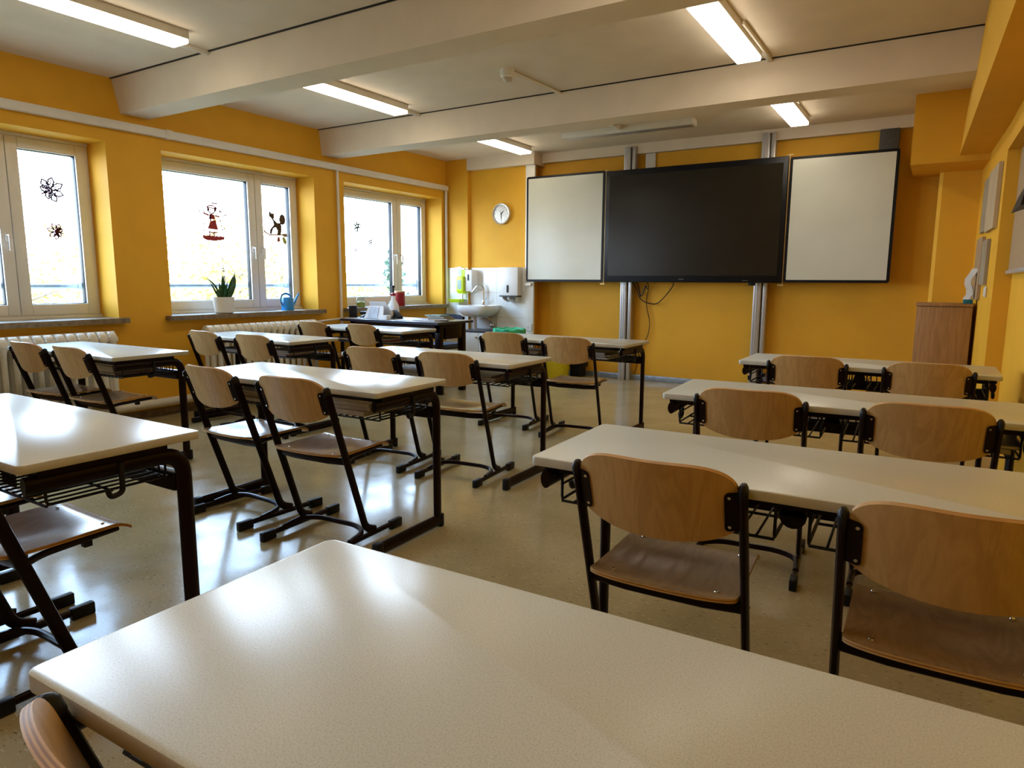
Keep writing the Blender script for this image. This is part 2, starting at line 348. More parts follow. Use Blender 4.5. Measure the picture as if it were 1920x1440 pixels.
# ------------------------------------------------------------------ windows
def frame_ring(bm, y0, y1, z0, z1, w, x0, x1, bev=.004):
    box(bm, x0, x1, y0, y0+w, z0, z1, bev); box(bm, x0, x1, y1-w, y1, z0, z1, bev)
    box(bm, x0, x1, y0+w, y1-w, z0, z0+w, bev); box(bm, x0, x1, y0+w, y1-w, z1-w, z1, bev)
WLAB = ['white window at the left edge with two maple leaf stickers', 'middle white window with a red figure sticker and a potted plant', 'white window at the far end above the teacher desk', 'white window beside the camera']
FB = .895
for i, (y0, y1, ym) in enumerate(WINS):
    w = bpy.data.objects.new('window_%d' % (i+1), None); COL.objects.link(w); w.location = (0, 0, 0); struct(w, WLAB[i], 'window')
    bm = BM(); frame_ring(bm, y0, y1, FB, WZ1, .045, -.345, -.28); box(bm, -.35, -.25, y0, y1, WZ0-.005, FB, .003)
    box(bm, -.33, -.27, y0, y1, 2.262, WZ1, .002)
    obj('window_frame', bm, 'pvc', w)
    for a, b in ((y0+.02, ym-.003), (ym+.003, y1-.02)):
        bm = BM(); frame_ring(bm, a, b, FB+.012, 2.255, .082, -.335, -.268, .005)
        s = obj('sash', bm, 'pvc', w)
        bm = BM(); frame_ring(bm, a+.08, b-.08, FB+.092, 2.175, .007, -.334, -.2885, .001); obj('gasket', bm, 'black_frame', s)
        bm = BM(); box(bm, -.318, -.314, a+.08, b-.08, FB+.09, 2.177); obj('pane', bm, 'pane_glass', s, smooth=False)
    for yy, sgn in ((ym-.055, 1), (ym+.055, 1)) if i != 0 else ((ym-.045, 1),):
        bm = BM(); prism(bm, rrect(.028, .065, .008, 4, yy, 1.50), .012, lambda u, v, t: (-.268+t, u, v))
        sweep(bm, fillet([(-.262, yy, 1.515), (-.222, yy, 1.515), (-.222, yy, 1.40)], .012), .009, .007, 8)
        obj('window_handle', bm, 'pvc', w)
    bm = BM(); ya, yb = y0-.06, y1+.05
    pts = [(-.27, y0), (0, y0), (0, ya), (.075, ya), (.075, yb), (0, yb), (0, y1), (-.27, y1)]
    prism(bm, pts, .042, lambda u, v, t: (u, v, .83+t))
    obj('window_sill', bm, 'sill_stone', w, smooth=False)
    # outside: reveal, guard rail with brackets
    bm = BM(); box(bm, -.515, -.345, y0-.002, y0+.02, WZ0, WZ1); box(bm, -.515, -.345, y1-.02, y1+.002, WZ0, WZ1); box(bm, -.56, -.345, y0-.03, y1+.03, WZ0-.03, WZ0-.002)
    obj('outer_reveal', bm, 'concrete', w, smooth=False)
    rl = thing('guard_rail', ['galvanised guard rail outside the left window', 'galvanised guard rail outside the middle window', 'galvanised guard rail outside the far window', 'galvanised guard rail outside the window nearest the camera'][i], 'railing', (-.46, (y0+y1)/2, 1.13), 0, 'guard rails outside the windows')
    hw = (y1-y0)/2-.03
    bm = BM(); sweep(bm, [(0, -hw, 0), (0, hw, 0)], .022, n=12); obj('bar', bm, 'galvanised', rl)
    for s in (-1, 1):
        bm = BM(); prism(bm, rrect(.09, .16, .012), .012, lambda u, v, t: (u*.8, s*(hw+.002)-t*s, v)); lathe(bm, [(.03, 0), (.03, .05)], (0, s*(hw)-.055 if s > 0 else s*hw, 0), 12, axis='y')
        for bz in (-.06, .06): lathe(bm, [(.008, 0), (.008, .012)], (0, s*(hw-.012)-(.006), bz), 8, axis='y')
        obj('bracket', bm, 'galvanised', rl)

# ------------------------------------------------------------------ outside
bm = BM(); box(bm, -60, -1.0, -30, 70, -4.2, -4.0); tag(obj('lawn', bm, 'lawn', smooth=False), 'grass seen far below the windows', 'lawn', kind='stuff')
def tree(name, x, y, z0, h, r, leaf, label, n=6500, conifer=False, ls=.085, seed=1):
    rnd = random.Random(seed); t = thing(name, label, 'tree', (x, y, z0))
    bm = BM(); sweep(bm, [(0, 0, 0), (.05, .03, h*.3), (0, .1, h*.62), (.05, .05, h*.9)], .16, n=8, radii=[1.3, 1, .6, .15])
    if not conifer:
        for k in range(9):
            a = rnd.random()*6.28; z = h*(.25+.5*rnd.random()); l = r*(.5+.4*rnd.random())
            sweep(bm, [(0, 0, z), (l*.5*math.cos(a), l*.5*math.sin(a), z+l*.35), (l*math.cos(a), l*math.sin(a), z+l*.55)], .05, n=6, radii=[1, .7, .25])
    obj('trunk', bm, 'bark', t)
    bm = BM()
    for k in range(n):
        if conifer:
            f = rnd.random()**.7; z = h*(.1+.9*f); rr = r*(1-f)*(.55+.45*math.sin(z*7)**2)*(.5+.5*rnd.random()**.5); a = rnd.random()*6.28
            p = Vector((rr*math.cos(a), rr*math.sin(a), z-.25*rr))
        else:
            d = Vector((rnd.gauss(0, 1), rnd.gauss(0, 1), rnd.gauss(0, 1))).normalized(); q = .55+.45*rnd.random()**.5
            lump = 1+.22*math.sin(5*d.x+seed)+.2*math.sin(6*d.y+2*seed)+.15*math.sin(7*d.z)
            p = Vector((d.x*r*q*lump, d.y*r*q*lump, h*.58+d.z*h*.40*q*lump))
        if p.z < .3: continue
        s = ls*(.6+.8*rnd.random()); e1 = Vector((rnd.gauss(0, 1), rnd.gauss(0, 1), rnd.gauss(0, 1))).normalized(); e2 = e1.cross(Vector((rnd.gauss(0, 1), rnd.gauss(0, 1), rnd.gauss(0, 1)))).normalized()
        bm.faces.new([bm.verts.new(p+e1*s), bm.verts.new(p+e2*s*.55), bm.verts.new(p-e1*s), bm.verts.new(p-e2*s*.55)])
    obj('foliage', bm, leaf, t, smooth=False)
tree('deciduous_tree', -12.0, 6.4, -4, 5.9, 2.2, 'leaf_yellow', 'pale yellow autumn tree seen through the left window low behind its rail', seed=1)
tree('deciduous_tree', -15.5, 10.6, -4, 6.3, 2.3, 'leaf_lime', 'greenish autumn tree seen at the right side of the left window', seed=2)
tree('deciduous_tree', -12.0, 12.6, -4, 6.5, 2.2, 'leaf_yellow', 'yellow autumn tree filling the lower half of the middle window', seed=3, n=8000)
tree('deciduous_tree', -15.5, 17.3, -4, 6.6, 2.4, 'leaf_yellow', 'yellow autumn tree seen through the right pane of the middle window', seed=4, n=7500)
tree('deciduous_tree', -11.5, 17.6, -4, 5.6, 1.7, 'leaf_lime', 'pale green bush seen through the left side of the far window', seed=5)
tree('conifer', -15.0, 23.5, -4, 7.4, 1.9, 'leaf_pine', 'dark green conifer seen through the far window beside its handle', conifer=True, n=6000, seed=6, ls=.09)

# ------------------------------------------------------------------ wall services
bm = BM(); box(bm, 0, .055, YB+.01, 7.59, 2.385, 2.45, .006)
t = tag(obj('cable_trunking', bm, 'white_paint'), 'long white cable trunking running above all the windows', 'trunking')
bm = BM(); box(bm, 0, .06, 3.60, 3.66, 2.38, 2.455, .004); obj('joint_cover', bm, 'white_paint', t)
bm = BM(); sweep(bm, [(.028, 5.59, 2.384), (.028, 5.59, .05)], .015, n=10); tag(obj('heating_pipe', bm, 'white_paint'), 'thin white vertical pipe between the middle and far windows', 'pipe')
bm = BM(); sweep(bm, [(.028, 7.565, 2.384), (.028, 7.565, .05)], .018, n=10); tag(obj('heating_pipe', bm, 'white_paint'), 'white vertical pipe in the corner beside the washbasin tiles', 'pipe')
bm = BM(); sweep(bm, fillet([(.10, 5.10, .745), (.06, 5.22, .745), (.045, 5.57, .76)], .04), .012, n=8); tag(obj('heating_pipe', bm, 'white_paint'), 'thin white pipe leading sideways from the top of the radiator under the middle window', 'pipe')
bm = BM(); sweep(bm, [(.075, YB+.02, .125), (.075, 7.5, .125)], .036, n=14)
for yy in (3.3, 5.4): box(bm, 0, .06, yy, yy+.02, .085, .105)
tag(obj('heating_pipe', bm, 'enamel'), 'thick cream heating pipe along the floor below the windows', 'pipe')
def radiator(y0, n, label):
    t = thing('radiator', label, 'radiator', (.125, y0, 0), 0, 'cast iron radiators under the windows')
    pitch = .0765; first = None
    for k in range(n):
        if first is None:
            bm = BM()
            for z0, z1, w in ((.655, .775, .066), (.165, .26, .064)):
                prism(bm, rrect(.135, z1-z0, .045, 6, 0, (z0+z1)/2), w, lambda u, v, q: (u, q-w/2, v))
            es = [e for e in bm.edges if abs(e.verts[0].co.y-e.verts[1].co.y) < 1e-6]
            bmesh.ops.bevel(bm, geom=es, offset=.022, segments=4, profile=.5, affect='EDGES')
            for u in (-.042, .042): sweep(bm, [(u, 0, .22), (u, 0, .30), (u, 0, .62), (u, 0, .71)], .025, .024, 12, side=(1, 0, 0), radii=[1.1, .85, .85, 1.1])
            first = obj('section', bm, 'enamel', t)
            o = first
        else:
            o = first.copy(); COL.objects.link(o); o.parent = t
        o.location = (0, pitch*(k+.5), 0)
    bm = BM()
    for z in (.225, .72): sweep(bm, [(0, 0, z), (0, pitch*n, z)], .03, n=12)
    for yy in (pitch*1.5, pitch*(n-1.5)): box(bm, -.125, -.03, yy-.01, yy+.01, .25, .28)
    for yy in (pitch*.5, pitch*(n-.5)): sweep(bm, [(0, yy, .19), (-.05, yy, .125)], .016, n=8)
    obj('pipe', bm, 'enamel', t)
radiator(1.69, 17, 'white ribbed radiator under the left window')
radiator(3.80, 17, 'white ribbed radiator under the middle window')

# ------------------------------------------------------------------ ceiling things
def lamp(x, y, label, wiring=None):
    t = thing('ceiling_lamp', label, 'lamp', (x, y, H), 0, 'long ceiling lamps')
    bm = BM(); box(bm, -.085, .085, -.575, .575, -.055, 0, .004); obj('housing', bm, 'white_paint', t)
    bm = BM(); box(bm, -.082, .082, -.572, .572, -.082, -.052, .01, 3); obj('diffuser', bm, 'lamp_glow', t)
    if wiring:
        bm = BM(); box(bm, *wiring, -.028, 0, .003); obj('conduit', bm, 'white_paint', t)
lamp(1.43, 2.31, 'lit ceiling lamp in the upper left corner of the photo', (-.185, -.155, .2, .885))
lamp(1.43, 4.475, 'lit ceiling lamp of the window side row between the two beams', (-.06, -.03, .3, .89))
lamp(1.42, 6.74, 'lit ceiling lamp nearest to the clock')
lamp(4.52, 4.55, 'largest lit ceiling lamp at the upper right', (.075, .105, -.02, .82))
lamp(4.49, 6.80, 'lit ceiling lamp in front of the right whiteboard', (.075, .105, -.6, -.1))
lamp(4.52, 2.31, 'lit ceiling lamp above the right row of desks, nearer to the camera')
lamp(4.52, .15, 'lit ceiling lamp directly above the camera')
t = thing('motion_sensor', 'round white motion sensor on the ceiling between the two beams', 'sensor', (2.85, 4.63, H))
bm = BM(); lathe(bm, [(.055, 0), (.055, -.05), (.045, -.062)], n=20); obj('base', bm, 'white_paint', t)
bm = BM(); lathe(bm, [(.036, -.06), (.034, -.078), (.02, -.094), (0, -.098)], n=20); obj('lens', bm, 'orange_lens', t)
bm = BM(); sweep(bm, [(.02, .05, -.014), (.06, .76, -.014)], .014, n=8); obj('conduit', bm, 'white_paint', t)
t = thing('wire_connector', 'tiny striped wire connector hanging from the ceiling', 'connector', (3.55, 4.06, H))
bm = BM()
for k in range(6): box(bm, -.035+k*.012, -.028+k*.012, -.012, .012, -.04, -.018)
obj('terminal', bm, 'black_plastic', t)
bm = BM(); box(bm, -.036, .04, -.008, .008, -.036, -.02); box(bm, .03, .05, -.012, .012, -.03, 0); obj('block', bm, 'white_paint', t)
t = thing('ceiling_track', 'long white track box on the ceiling in front of the boards', 'track', (2.88, 6.9, H))
bm = BM(); box(bm, -.72, .72, -.07, .07, -.06, 0, .003); obj('housing', bm, 'white_paint', t)
bm = BM(); box(bm, -.70, .70, -.055, .055, -.066, -.059); obj('cover', bm, 'aluminium', t)
bm = BM(); box(bm, -.06, -.02, -.32, -.07, -.04, 0, .003); obj('conduit', bm, 'white_paint', t)

# ------------------------------------------------------------------ front wall: boards
TY = 7.58
t = thing('interactive_display', 'huge dark switched off screen between the two whiteboards', 'screen', (3.365, TY, 1.185))
bm = BM(); box(bm, -1.008, 1.008, 0, .09, 0, 1.278, .008); obj('case', bm, 'black_frame', t)
bm = BM(); box(bm, -.955, .96, -.004, .004, .075, 1.215); obj('display', bm, 'screen', t, smooth=False)
bm = BM(); prism(bm, rrect(.06, .012, .004, 3, -.06, .035), .003, lambda u, v, w: (u, -.001-w, v)); obj('logo', bm, 'grey_box', t)
bm = BM(); prism(bm, rrect(.06, .008, .003, 3, .64, .022), .003, lambda u, v, w: (u, -.001-w, v)); obj('label_plate', bm, 'grey_box', t)
bm = BM(); box(bm, .67, .74, .01, .05, -.03, .002, .003); obj('sensor_box', bm, 'black_frame', t)
for s in (-1, 1):
    bm = BM(); box(bm, s*1.014-.004, s*1.014+.004, .02, .05, -.01, 1.30); box(bm, s*1.014-.05, s*1.014+.01, .03, .06, -.03, -.015); box(bm, s*1.014-.03, s*1.014+.03, .03, .06, 1.285, 1.295); obj('hinge', bm, 'brass', t)
def board(x0, x1, z0, z1, label):
    t = thing('whiteboard', label, 'whiteboard', ((x0+x1)/2, 7.6, z0), 0, 'whiteboard wings'); w = (x1-x0)/2; h = z1-z0
    bm = BM(); prism(bm, rrect(2*w, h, .022, 4, 0, h/2), .028, lambda u, v, q: (u, q, v)); obj('frame', bm, 'black_frame', t)
    bm = BM(); prism(bm, rrect(2*w-.055, h-.055, .006, 3, 0, h/2), .004, lambda u, v, q: (u, -q, v)); obj('writing_surface', bm, 'whiteboard', t, smooth=False)
board(1.272, 2.34, 1.185, 2.478, 'left whiteboard wing beside the clock'); board(4.385, 5.36, 1.19, 2.45, 'right whiteboard wing beside the cupboard')
def post(x, label):
    t = thing('mounting_post', label, 'post', (x, 7.73, 0), 0, 'aluminium posts carrying the screen')
    bm = BM(); box(bm, -.05, .03, 0, .12, 0, 2.74, .004)
    for u in (-.035, -.01, .012): box(bm, u-.003, u+.003, -.004, .004, .0, 2.74)
    obj('profile', bm, 'aluminium', t)
    bm = BM(); box(bm, .042, .085, .02, .12, 0, 2.745, .004); obj('guide_rail', bm, 'aluminium', t)
    bm = BM(); box(bm, .03, .042, .03, .12, 0, 2.74); obj('channel', bm, 'grey_box', t)
post(2.565, 'left aluminium post under the dark screen'); post(4.115, 'right aluminium post under the dark screen')
bm = BM(); box(bm, 1.245, 1.375, 7.615, 7.65, 0, 2.63, .003); tag(obj('cable_duct', bm, 'white_paint'), 'tall white cable duct from floor to ceiling beside the washbasin tiles', 'duct')
bm = BM(); box(bm, 2.745, 2.865, D-.025, D, 1.5, 2.665, .003); tag(obj('cable_duct', bm, 'white_paint'), 'short white cable duct running down behind the dark screen', 'duct')
bm = BM(); box(bm, 1.262, 1.35, 7.585, 7.615, 1.13, 1.165, .004); tag(obj('cable_clip', bm, 'white_paint'), 'small white clip on the cable duct just under the left whiteboard', 'clip')
for z, h, lab in ((.598, .088, 'square white wall socket on the cable duct, the upper one'), (.505, .045, 'small white wall socket on the cable duct, the lower one')):
    t = thing('wall_socket', lab, 'socket', (1.309, 7.615, z))
    bm = BM(); prism(bm, rrect(.09, h, .008), .012, lambda u, v, q: (u, -q, v)); obj('plate', bm, 'pvc', t)
    bm = BM(); lathe(bm, [(.022 if h > .06 else .012, -.0135), (.02 if h > .06 else .01, -.011)], n=16, axis='y'); obj('inlet', bm, 'white_paint', t)
    if h > .06:
        bm = BM(); lathe(bm, [(.004, -.0145), (.004, -.013)], (.008, 0, 0), 8, axis='y'); lathe(bm, [(.004, -.0145), (.004, -.013)], (-.008, 0, 0), 8, axis='y'); obj('hole', bm, 'black_plastic', t)
bm = BM(); box(bm, 5.165, 5.335, 7.74, D, 2.40, 2.664, .006); tag(obj('wall_speaker', bm, 'grey_box'), 'dark grey box on the wall above the right whiteboard', 'speaker')
def cable(pts, r, label):
    bm = BM(); sweep(bm, fillet(pts, .06, 6), r, n=7); tag(obj('cable', bm, 'black_plastic'), label, 'cable')
cable([(2.68, 7.66, 1.20), (2.69, 7.8, 1.12), (2.74, 7.8, .99), (2.81, 7.80, .945), (2.95, 7.8, .92), (3.07, 7.8, 1.04), (3.16, 7.8, 1.17), (3.17, 7.66, 1.20)], .006, 'black cable hanging in a loop below the dark screen')
cable([(2.84, 7.67, 1.20), (2.84, 7.825, 1.16), (2.81, 7.825, .93), (2.87, 7.825, .70), (2.85, 7.825, .55), (2.78, 7.825, .42), (2.70, 7.825, .10), (2.69, 7.825, .07)], .0045, 'thin black cable hanging from the screen down towards the floor')
cable([(2.735, 7.66, 1.20), (2.72, 7.79, 1.15), (2.735, 7.79, 1.08), (2.755, 7.79, 1.0), (2.79, 7.79, 1.08), (2.815, 7.79, 1.155), (2.83, 7.79, 1.10)], .007, 'short tangled black cable beside the left post')
# clock
t = thing('wall_clock', 'round white wall clock to the left of the whiteboard', 'clock', (.877, 7.65, 2.05))
R = .135; MID = lambda u, v, q: (u, q, v)
bm = BM(); lathe(bm, [(R*.98, 0), (R, -.01), (R, -.035), (R*.95, -.046), (R*.88, -.044), (R*.86, -.028)], n=40, axis='y'); obj('rim', bm, 'clock_rim', t)
bm = BM(); lathe(bm, [(R*.87, -.024), (R*.87, -.027), (.0, -.027)], n=40, axis='y'); obj('dial', bm, 'clock_face', t)
bm = BM()
for k in range(12):
    a = PI/2-(k or 12)*PI/6; text_bm(bm, str(k or 12), .026, lambda x, z: (R*.71*math.cos(a)+x, -.0285, R*.71*math.sin(a)+z))
obj('numeral', bm, 'grey_box', t, smooth=False)
for nm, ang, l, w in (('hour_hand', 1.5, .06, .010), ('minute_hand', 6.0, .088, .007), ('second_hand', 11.2, .05, .003)):
    a = PI/2-ang*PI/6; bm = BM(); c, s = math.cos(a), math.sin(a)
    prism(bm, [(-.015, -w/2), (l*.6, -w*.5), (l, 0), (l*.6, w*.5), (-.015, w/2)], .002, lambda u, v, q: (u*c-v*s, -.030-q, u*s+v*c)); obj(nm, bm, 'black_plastic', t, smooth=False)
bm = BM(); 
for cx in (-.035, .035):
    for k in range(20):
        a0, a1 = 2*PI*k/20, 2*PI*(k+1)/20
        bm.faces.new([bm.verts.new((cx+r*math.cos(a), -.0283, -.045+r*math.sin(a))) for r, a in ((.024, a0), (.026, a0), (.026, a1), (.024, a1))])
obj('sub_dial', bm, 'sticker_grey', t, smooth=False)

# ------------------------------------------------------------------ washbasin corner
t = thing('washbasin', 'white ceramic washbasin on the tiled wall', 'sink', (.615, 7.44, .872))
out = []
def bas(k, inner=0):
    o = []
    for i in range(36):
        a = 2*PI*i/36; c, s = math.cos(a), math.sin(a)
        x = 0.25*math.copysign(abs(c)**.55, c); y = .185*math.copysign(abs(s)**.62, s) if s < 0 else .202*min(1, s*2.2)
        o.append((x*k, y*k))
    return o
bm = BM(); levels = [(1.0, 0, 0), (1.01, -.012, 0), (1.0, -.05, 0), (.93, -.085, .012), (.72, -.135, .05), (.42, -.155, .08)]
rings = [[bm.verts.new((x, y+dy*.3 if y < 0 else (y if dz > -.1 else y+.4*dy), dz)) for x, y in bas(k)] for k, dz, dy in levels]
for a, b in zip(rings, rings[1:]):
    for j in range(36): bm.faces.new((a[j], a[(j+1) % 36], b[(j+1) % 36], b[j]))
bm.faces.new(rings[-1])
inn = [[bm.verts.new((x, y, dz)) for x, y in bas(k)] for k, dz in ((.90, 0), (.84, -.03), (.6, -.09), (.15, -.11))]
for j in range(36): bm.faces.new((rings[0][j], rings[0][(j+1) % 36], inn[0][(j+1) % 36], inn[0][j]))
for a, b in zip(inn, inn[1:]):
    for j in range(36): bm.faces.new((a[j], a[(j+1) % 36], b[(j+1) % 36], b[j]))
bm.faces.new(inn[-1])
obj('basin', bm, 'ceramic', t)
f = thing('faucet', 'chrome faucet with a swan neck spout on the washbasin', 'faucet', (.622, 7.59, .868))
bm = BM(); lathe(bm, [(.022, 0), (.022, .05), (.018, .07), (0, .072)], n=14); obj('body', bm, 'chrome', f)
bm = BM(); sweep(bm, fillet([(0, 0, .05), (.0, 0, .25), (-.06, -.05, .27), (-.12, -.10, .17)], .07, 8), .010, n=10); obj('spout', bm, 'chrome', f)
bm = BM(); sweep(bm, [(.01, 0, .05), (.075, -.02, .10)], .012, n=8); obj('handle', bm, 'chrome', f)
d = bpy.data.objects
bm = BM(); sweep(bm, [(-.04, .02, -.14), (-.04, .02, -.33)], .024, n=12); lathe(bm, [(.04, 0), (.04, -.012)], (-.04, .02, -.147), 14); obj('drain_pipe', bm, 'aluminium', t)
bm = BM(); sweep(bm, fillet([(.07, .08, -.14), (.12, .10, -.17), (.13, .17, -.25)], .04), .008, n=8); lathe(bm, [(.026, 0), (.03, -.04), (0, -.06)], (.135, .19, -.27), 12, axis='y'); obj('valve', bm, 'chrome', t)
t = thing('base_cabinet', 'low white cabinet with dark counter below the washbasin', 'cabinet', (.50, 7.26, .015))
bm = BM(); box(bm, 0, .53, .02, .37, .04, .515, .003); box(bm, .02, .49, .04, .36, -.015, .04); obj('body', bm, 'cabinet_white', t)
bm = BM(); box(bm, -.01, .54, 0, .375, .515, .54, .004); obj('counter', bm, 'counter', t)
for k in range(2):
    bm = BM(); box(bm, .005+.265*k, .262+.265*k, .004, .022, .05, .51, .002); dd = obj('door', bm, 'cabinet_white', t)
    bm = BM(); sweep(bm, fillet([(.06+.265*k, .006, .44), (.06+.265*k, -.016, .44), (.15+.265*k, -.016, .44), (.15+.265*k, .006, .44)], .008), .005, n=8) if k else lathe(bm, [(.012, -.018), (.012, .005)], (.235, 0, .45), 12, axis='y')
    obj('handle', bm, 'chrome', dd)
t = thing('towel_dispenser', 'large white paper towel dispenser right of the faucet', 'dispenser', (1.045, 7.642, 1.0))
bm = BM(); box(bm, -.14, .15, -.125, 0, .005, .365, .006); obj('case', bm, 'pvc', t)
bm = BM(); prism(bm, rrect(.032, .10, .015, 5, 0, .09), .003, lambda u, v, q: (u, -.1255-q, v)); obj('window', bm, 'black_plastic', t)
bm = BM(); box(bm, -.13, .14, -.12, -.005, -.012, .006, .003); obj('tray', bm, 'grey_box', t)
bm = BM()
for x0 in (-.07, .03):
    sweep(bm, [(x0-.02, -.06, 0), (x0, -.065, -.05), (x0+.04, -.06, -.075), (x0+.075, -.06, -.06), (x0+.085, -.06, 0)], .003, .05, n=8, side=(0, 0, 1))
obj('paper_towel', bm, 'paper', t)
bm = BM(); box(bm, -.015, .03, -.07, -.04, .365, .372); obj('lock', bm, 'chrome', t)
t = thing('soap_dispenser', 'narrow white soap dispenser beside the neon dispenser', 'dispenser', (.435, 7.642, 1.05))
bm = BM(); box(bm, -.058, .058, -.14, 0, 0, .285, .008); obj('case', bm, 'pvc', t)
bm = BM(); prism(bm, rrect(.026, .085, .012, 5, .0, .185), .003, lambda u, v, q: (u, -.1405-q, v)); obj('window', bm, 'black_plastic', t)
bm = BM(); sweep(bm, fillet([(.0, -.1, 0), (.0, -.1, -.025), (.03, -.14, -.03)], .01), .008, n=8); obj('nozzle', bm, 'chrome', t)
t = thing('disinfectant_dispenser', 'neon yellow disinfectant dispenser with drip tray', 'dispenser', (.318, 7.592, 1.05))
bm = BM(); box(bm, -.055, .055, -.13, 0, .0, .20, .008); box(bm, .0, .055, -.09, 0, .19, .29, .006); hexa(bm, [(-.04, -.10, -.03), (.045, -.10, -.03), (.045, -.01, -.03), (-.04, -.01, -.03), (-.055, -.125, .002), (.055, -.125, .002), (.055, 0, .002), (-.055, 0, .002)])
obj('case', bm, 'neon', t)
bm = BM(); prism(bm, rrect(.062, .12, .006, 3, -.002, .09), .003, lambda u, v, q: (u, -.1305-q, v)); obj('window', bm, 'grey_green', t)
bm = BM(); lathe(bm, [(.045, .0), (.045, .05), (.0, -.06)][:2]+[(.05, .09), (.03, .10)], (-.01, -.06, .19), 14); lathe(bm, [(.002, -.05), (.03, 0)], (-.01, -.11, .19), 10); obj('bottle', bm, 'clear_plastic', t)
bm = BM(); sweep(bm, fillet([(.03, -.03, .29), (.0, -.06, .325), (-.05, -.12, .32), (-.08, -.16, .305)], .03), .005, n=8); sweep(bm, fillet([(.05, -.03, .29), (.02, -.10, .325), (-.04, -.17, .30)], .03), .005, n=8); obj('lever', bm, 'chrome', t)
bm = BM()
for x in (-.02, .045): sweep(bm, fillet([(x, -.02, 0), (x, -.03, -.11), (x-.06, -.04, -.115)], .01), .006, n=8)
obj('tray_rod', bm, 'chrome', t)
bm = BM(); hexa(bm, [(-.15, -.14, -.15), (-.01, -.14, -.15), (-.01, -.03, -.15), (-.15, -.03, -.15), (-.17, -.16, -.105), (.01, -.16, -.105), (.01, -.01, -.105), (-.17, -.01, -.105)]); obj('tray', bm, 'neon', t, smooth=False)
bm = BM(); box(bm, .13, .19, 7.585, 7.592, 1.10, 1.16, .004); lathe(bm, [(.02, -.006), (.02, 0)], (.16, 7.585, 1.13), 14, axis='y'); tag(obj('wall_socket', bm, 'pvc'), 'white socket on the tiles left of the neon dispenser', 'socket')
t = thing('waste_bin', 'waste bin lined with a green bag beside the white cabinet', 'bin', (1.27, 7.2, 0))
bm = BM(); lathe(bm, [(.14, 0), (.175, .54), (.18, .55), (.17, .55)], n=24, sx=1.1); obj('body', bm, 'cabinet_white', t)
bm = BM(); n_ = 40; rg = [[bm.verts.new(((r+.006*math.sin(7*a+z*90))*1.1*math.cos(a), (r+.006*math.sin(5*a))*math.sin(a), z+.008*math.sin(9*a))) for a in [2*PI*j/n_ for j in range(n_)]] for r, z in ((.183, .49), (.192, .555), (.19, .60), (.17, .61), (.155, .52))]
for a, b in zip(rg, rg[1:]):
    for j in range(n_): bm.faces.new((a[j], a[(j+1) % n_], b[(j+1) % n_], b[j]))
obj('bag', bm, 'green_bag', t)
t = thing('waste_bin', 'yellow waste bin on the floor behind the last desk', 'bin', (1.76, 7.55, 0))
bm = BM(); lathe(bm, [(.15, 0), (.185, .36), (.195, .365), (.195, .38), (.175, .38), (.14, .02), (0, .02)], n=28); obj('body', bm, 'yellow_bin', t)
bm = BM(); lathe(bm, [(.196, .355), (.202, .36), (.202, .375), (.196, .382)], n=28); obj('rim', bm, 'yellow_bin', t)
t = thing('waste_bin', 'small black bin on the floor against the front wall', 'bin', (1.975, 7.72, .0))
bm = BM(); box(bm, -.075, .075, -.075, .075, 0, .13, .01); box(bm, -.10, .10, -.09, .09, .12, .22, .012); obj('body', bm, 'black_plastic', t)
bm = BM(); box(bm, -.108, .108, -.098, .098, .21, .225, .004); obj('rim', bm, 'black_plastic', t)

# ------------------------------------------------------------------ right side
t = thing('cupboard', 'beech veneer cupboard in the right corner', 'cupboard', (5.828, 6.75, 0))
bm = BM(); box(bm, -.2, .195, .02, .42, .05, 1.0, .002); obj('body', bm, 'beech_panel', t)
bm = BM(); box(bm, -.21, .20, 0, .43, 1.0, 1.024, .004); obj('top', bm, 'beech_panel', t)
bm = BM(); box(bm, -.2, .195, .005, .022, .06, .995, .002); obj('door', bm, 'beech_panel', t)
bm = BM(); box(bm, -.19, .185, .03, .41, 0, .05); obj('plinth', bm, 'black_plastic', t)
bm = BM(); box(bm, 5.955, 6.022, 6.80, 6.92, 1.024, 1.06, .003); tag(obj('box', bm, 'teal_box'), 'small teal box on top of the cupboard', 'box')
bm = BM(); rnd = random.Random(3); pr = []
for k in range(7):
    z = 1.06+.042*k; wv = .03*math.sin(k*1.1); pr.append([bm.verts.new((5.965+.018*math.sin(k*1.3)+.012*k*.4+dx, 6.83+dy+wv*.4, z)) for dx, dy in ((-.018, -.01), (.03, -.015), (.036, .05), (-.012, .06))])
for a, b in zip(pr, pr[1:]):
    for j in range(4): bm.faces.new((a[j], a[(j+1) % 4], b[(j+1) % 4], b[j]))
bm.faces.new(pr[0]); bm.faces.new(pr[-1]); tag(obj('paper_bag', bm, 'paper'), 'crumpled white paper standing on the teal box', 'paper')
def wx(y): return 6.09 - (y-5.8)*.07/1.9
def wallpanel(name, y0, y1, z0, z1, off, th, m, label, cat, frame=None, lean=0):
    bm = BM(); a, b = wx(y0), wx(y1)
    p = [(a-off-th-lean, y0, z0), (b-off-th-lean, y1, z0), (b-off, y1, z0), (a-off, y0, z0)]
    q = [(a-off-th, y0, z1), (b-off-th, y1, z1), (b-off, y1, z1), (a-off, y0, z1)]
    hexa(bm, p+q); return tag(obj(name, bm, m, smooth=False), label, cat)
wallpanel('poster', 5.95, 6.55, 1.58, 2.03, .002, .025, 'poster_tan', 'large pale poster high on the right wall', 'poster')
wallpanel('poster', 6.57, 7.0, 1.60, 2.02, .002, .02, 'poster_grey', 'greyish poster beyond the large pale one on the right wall', 'poster')
wallpanel('poster', 6.25, 6.62, 1.18, 1.52, .002, .02, 'poster_grey', 'lower grey poster on the right wall below the large pale one', 'poster')
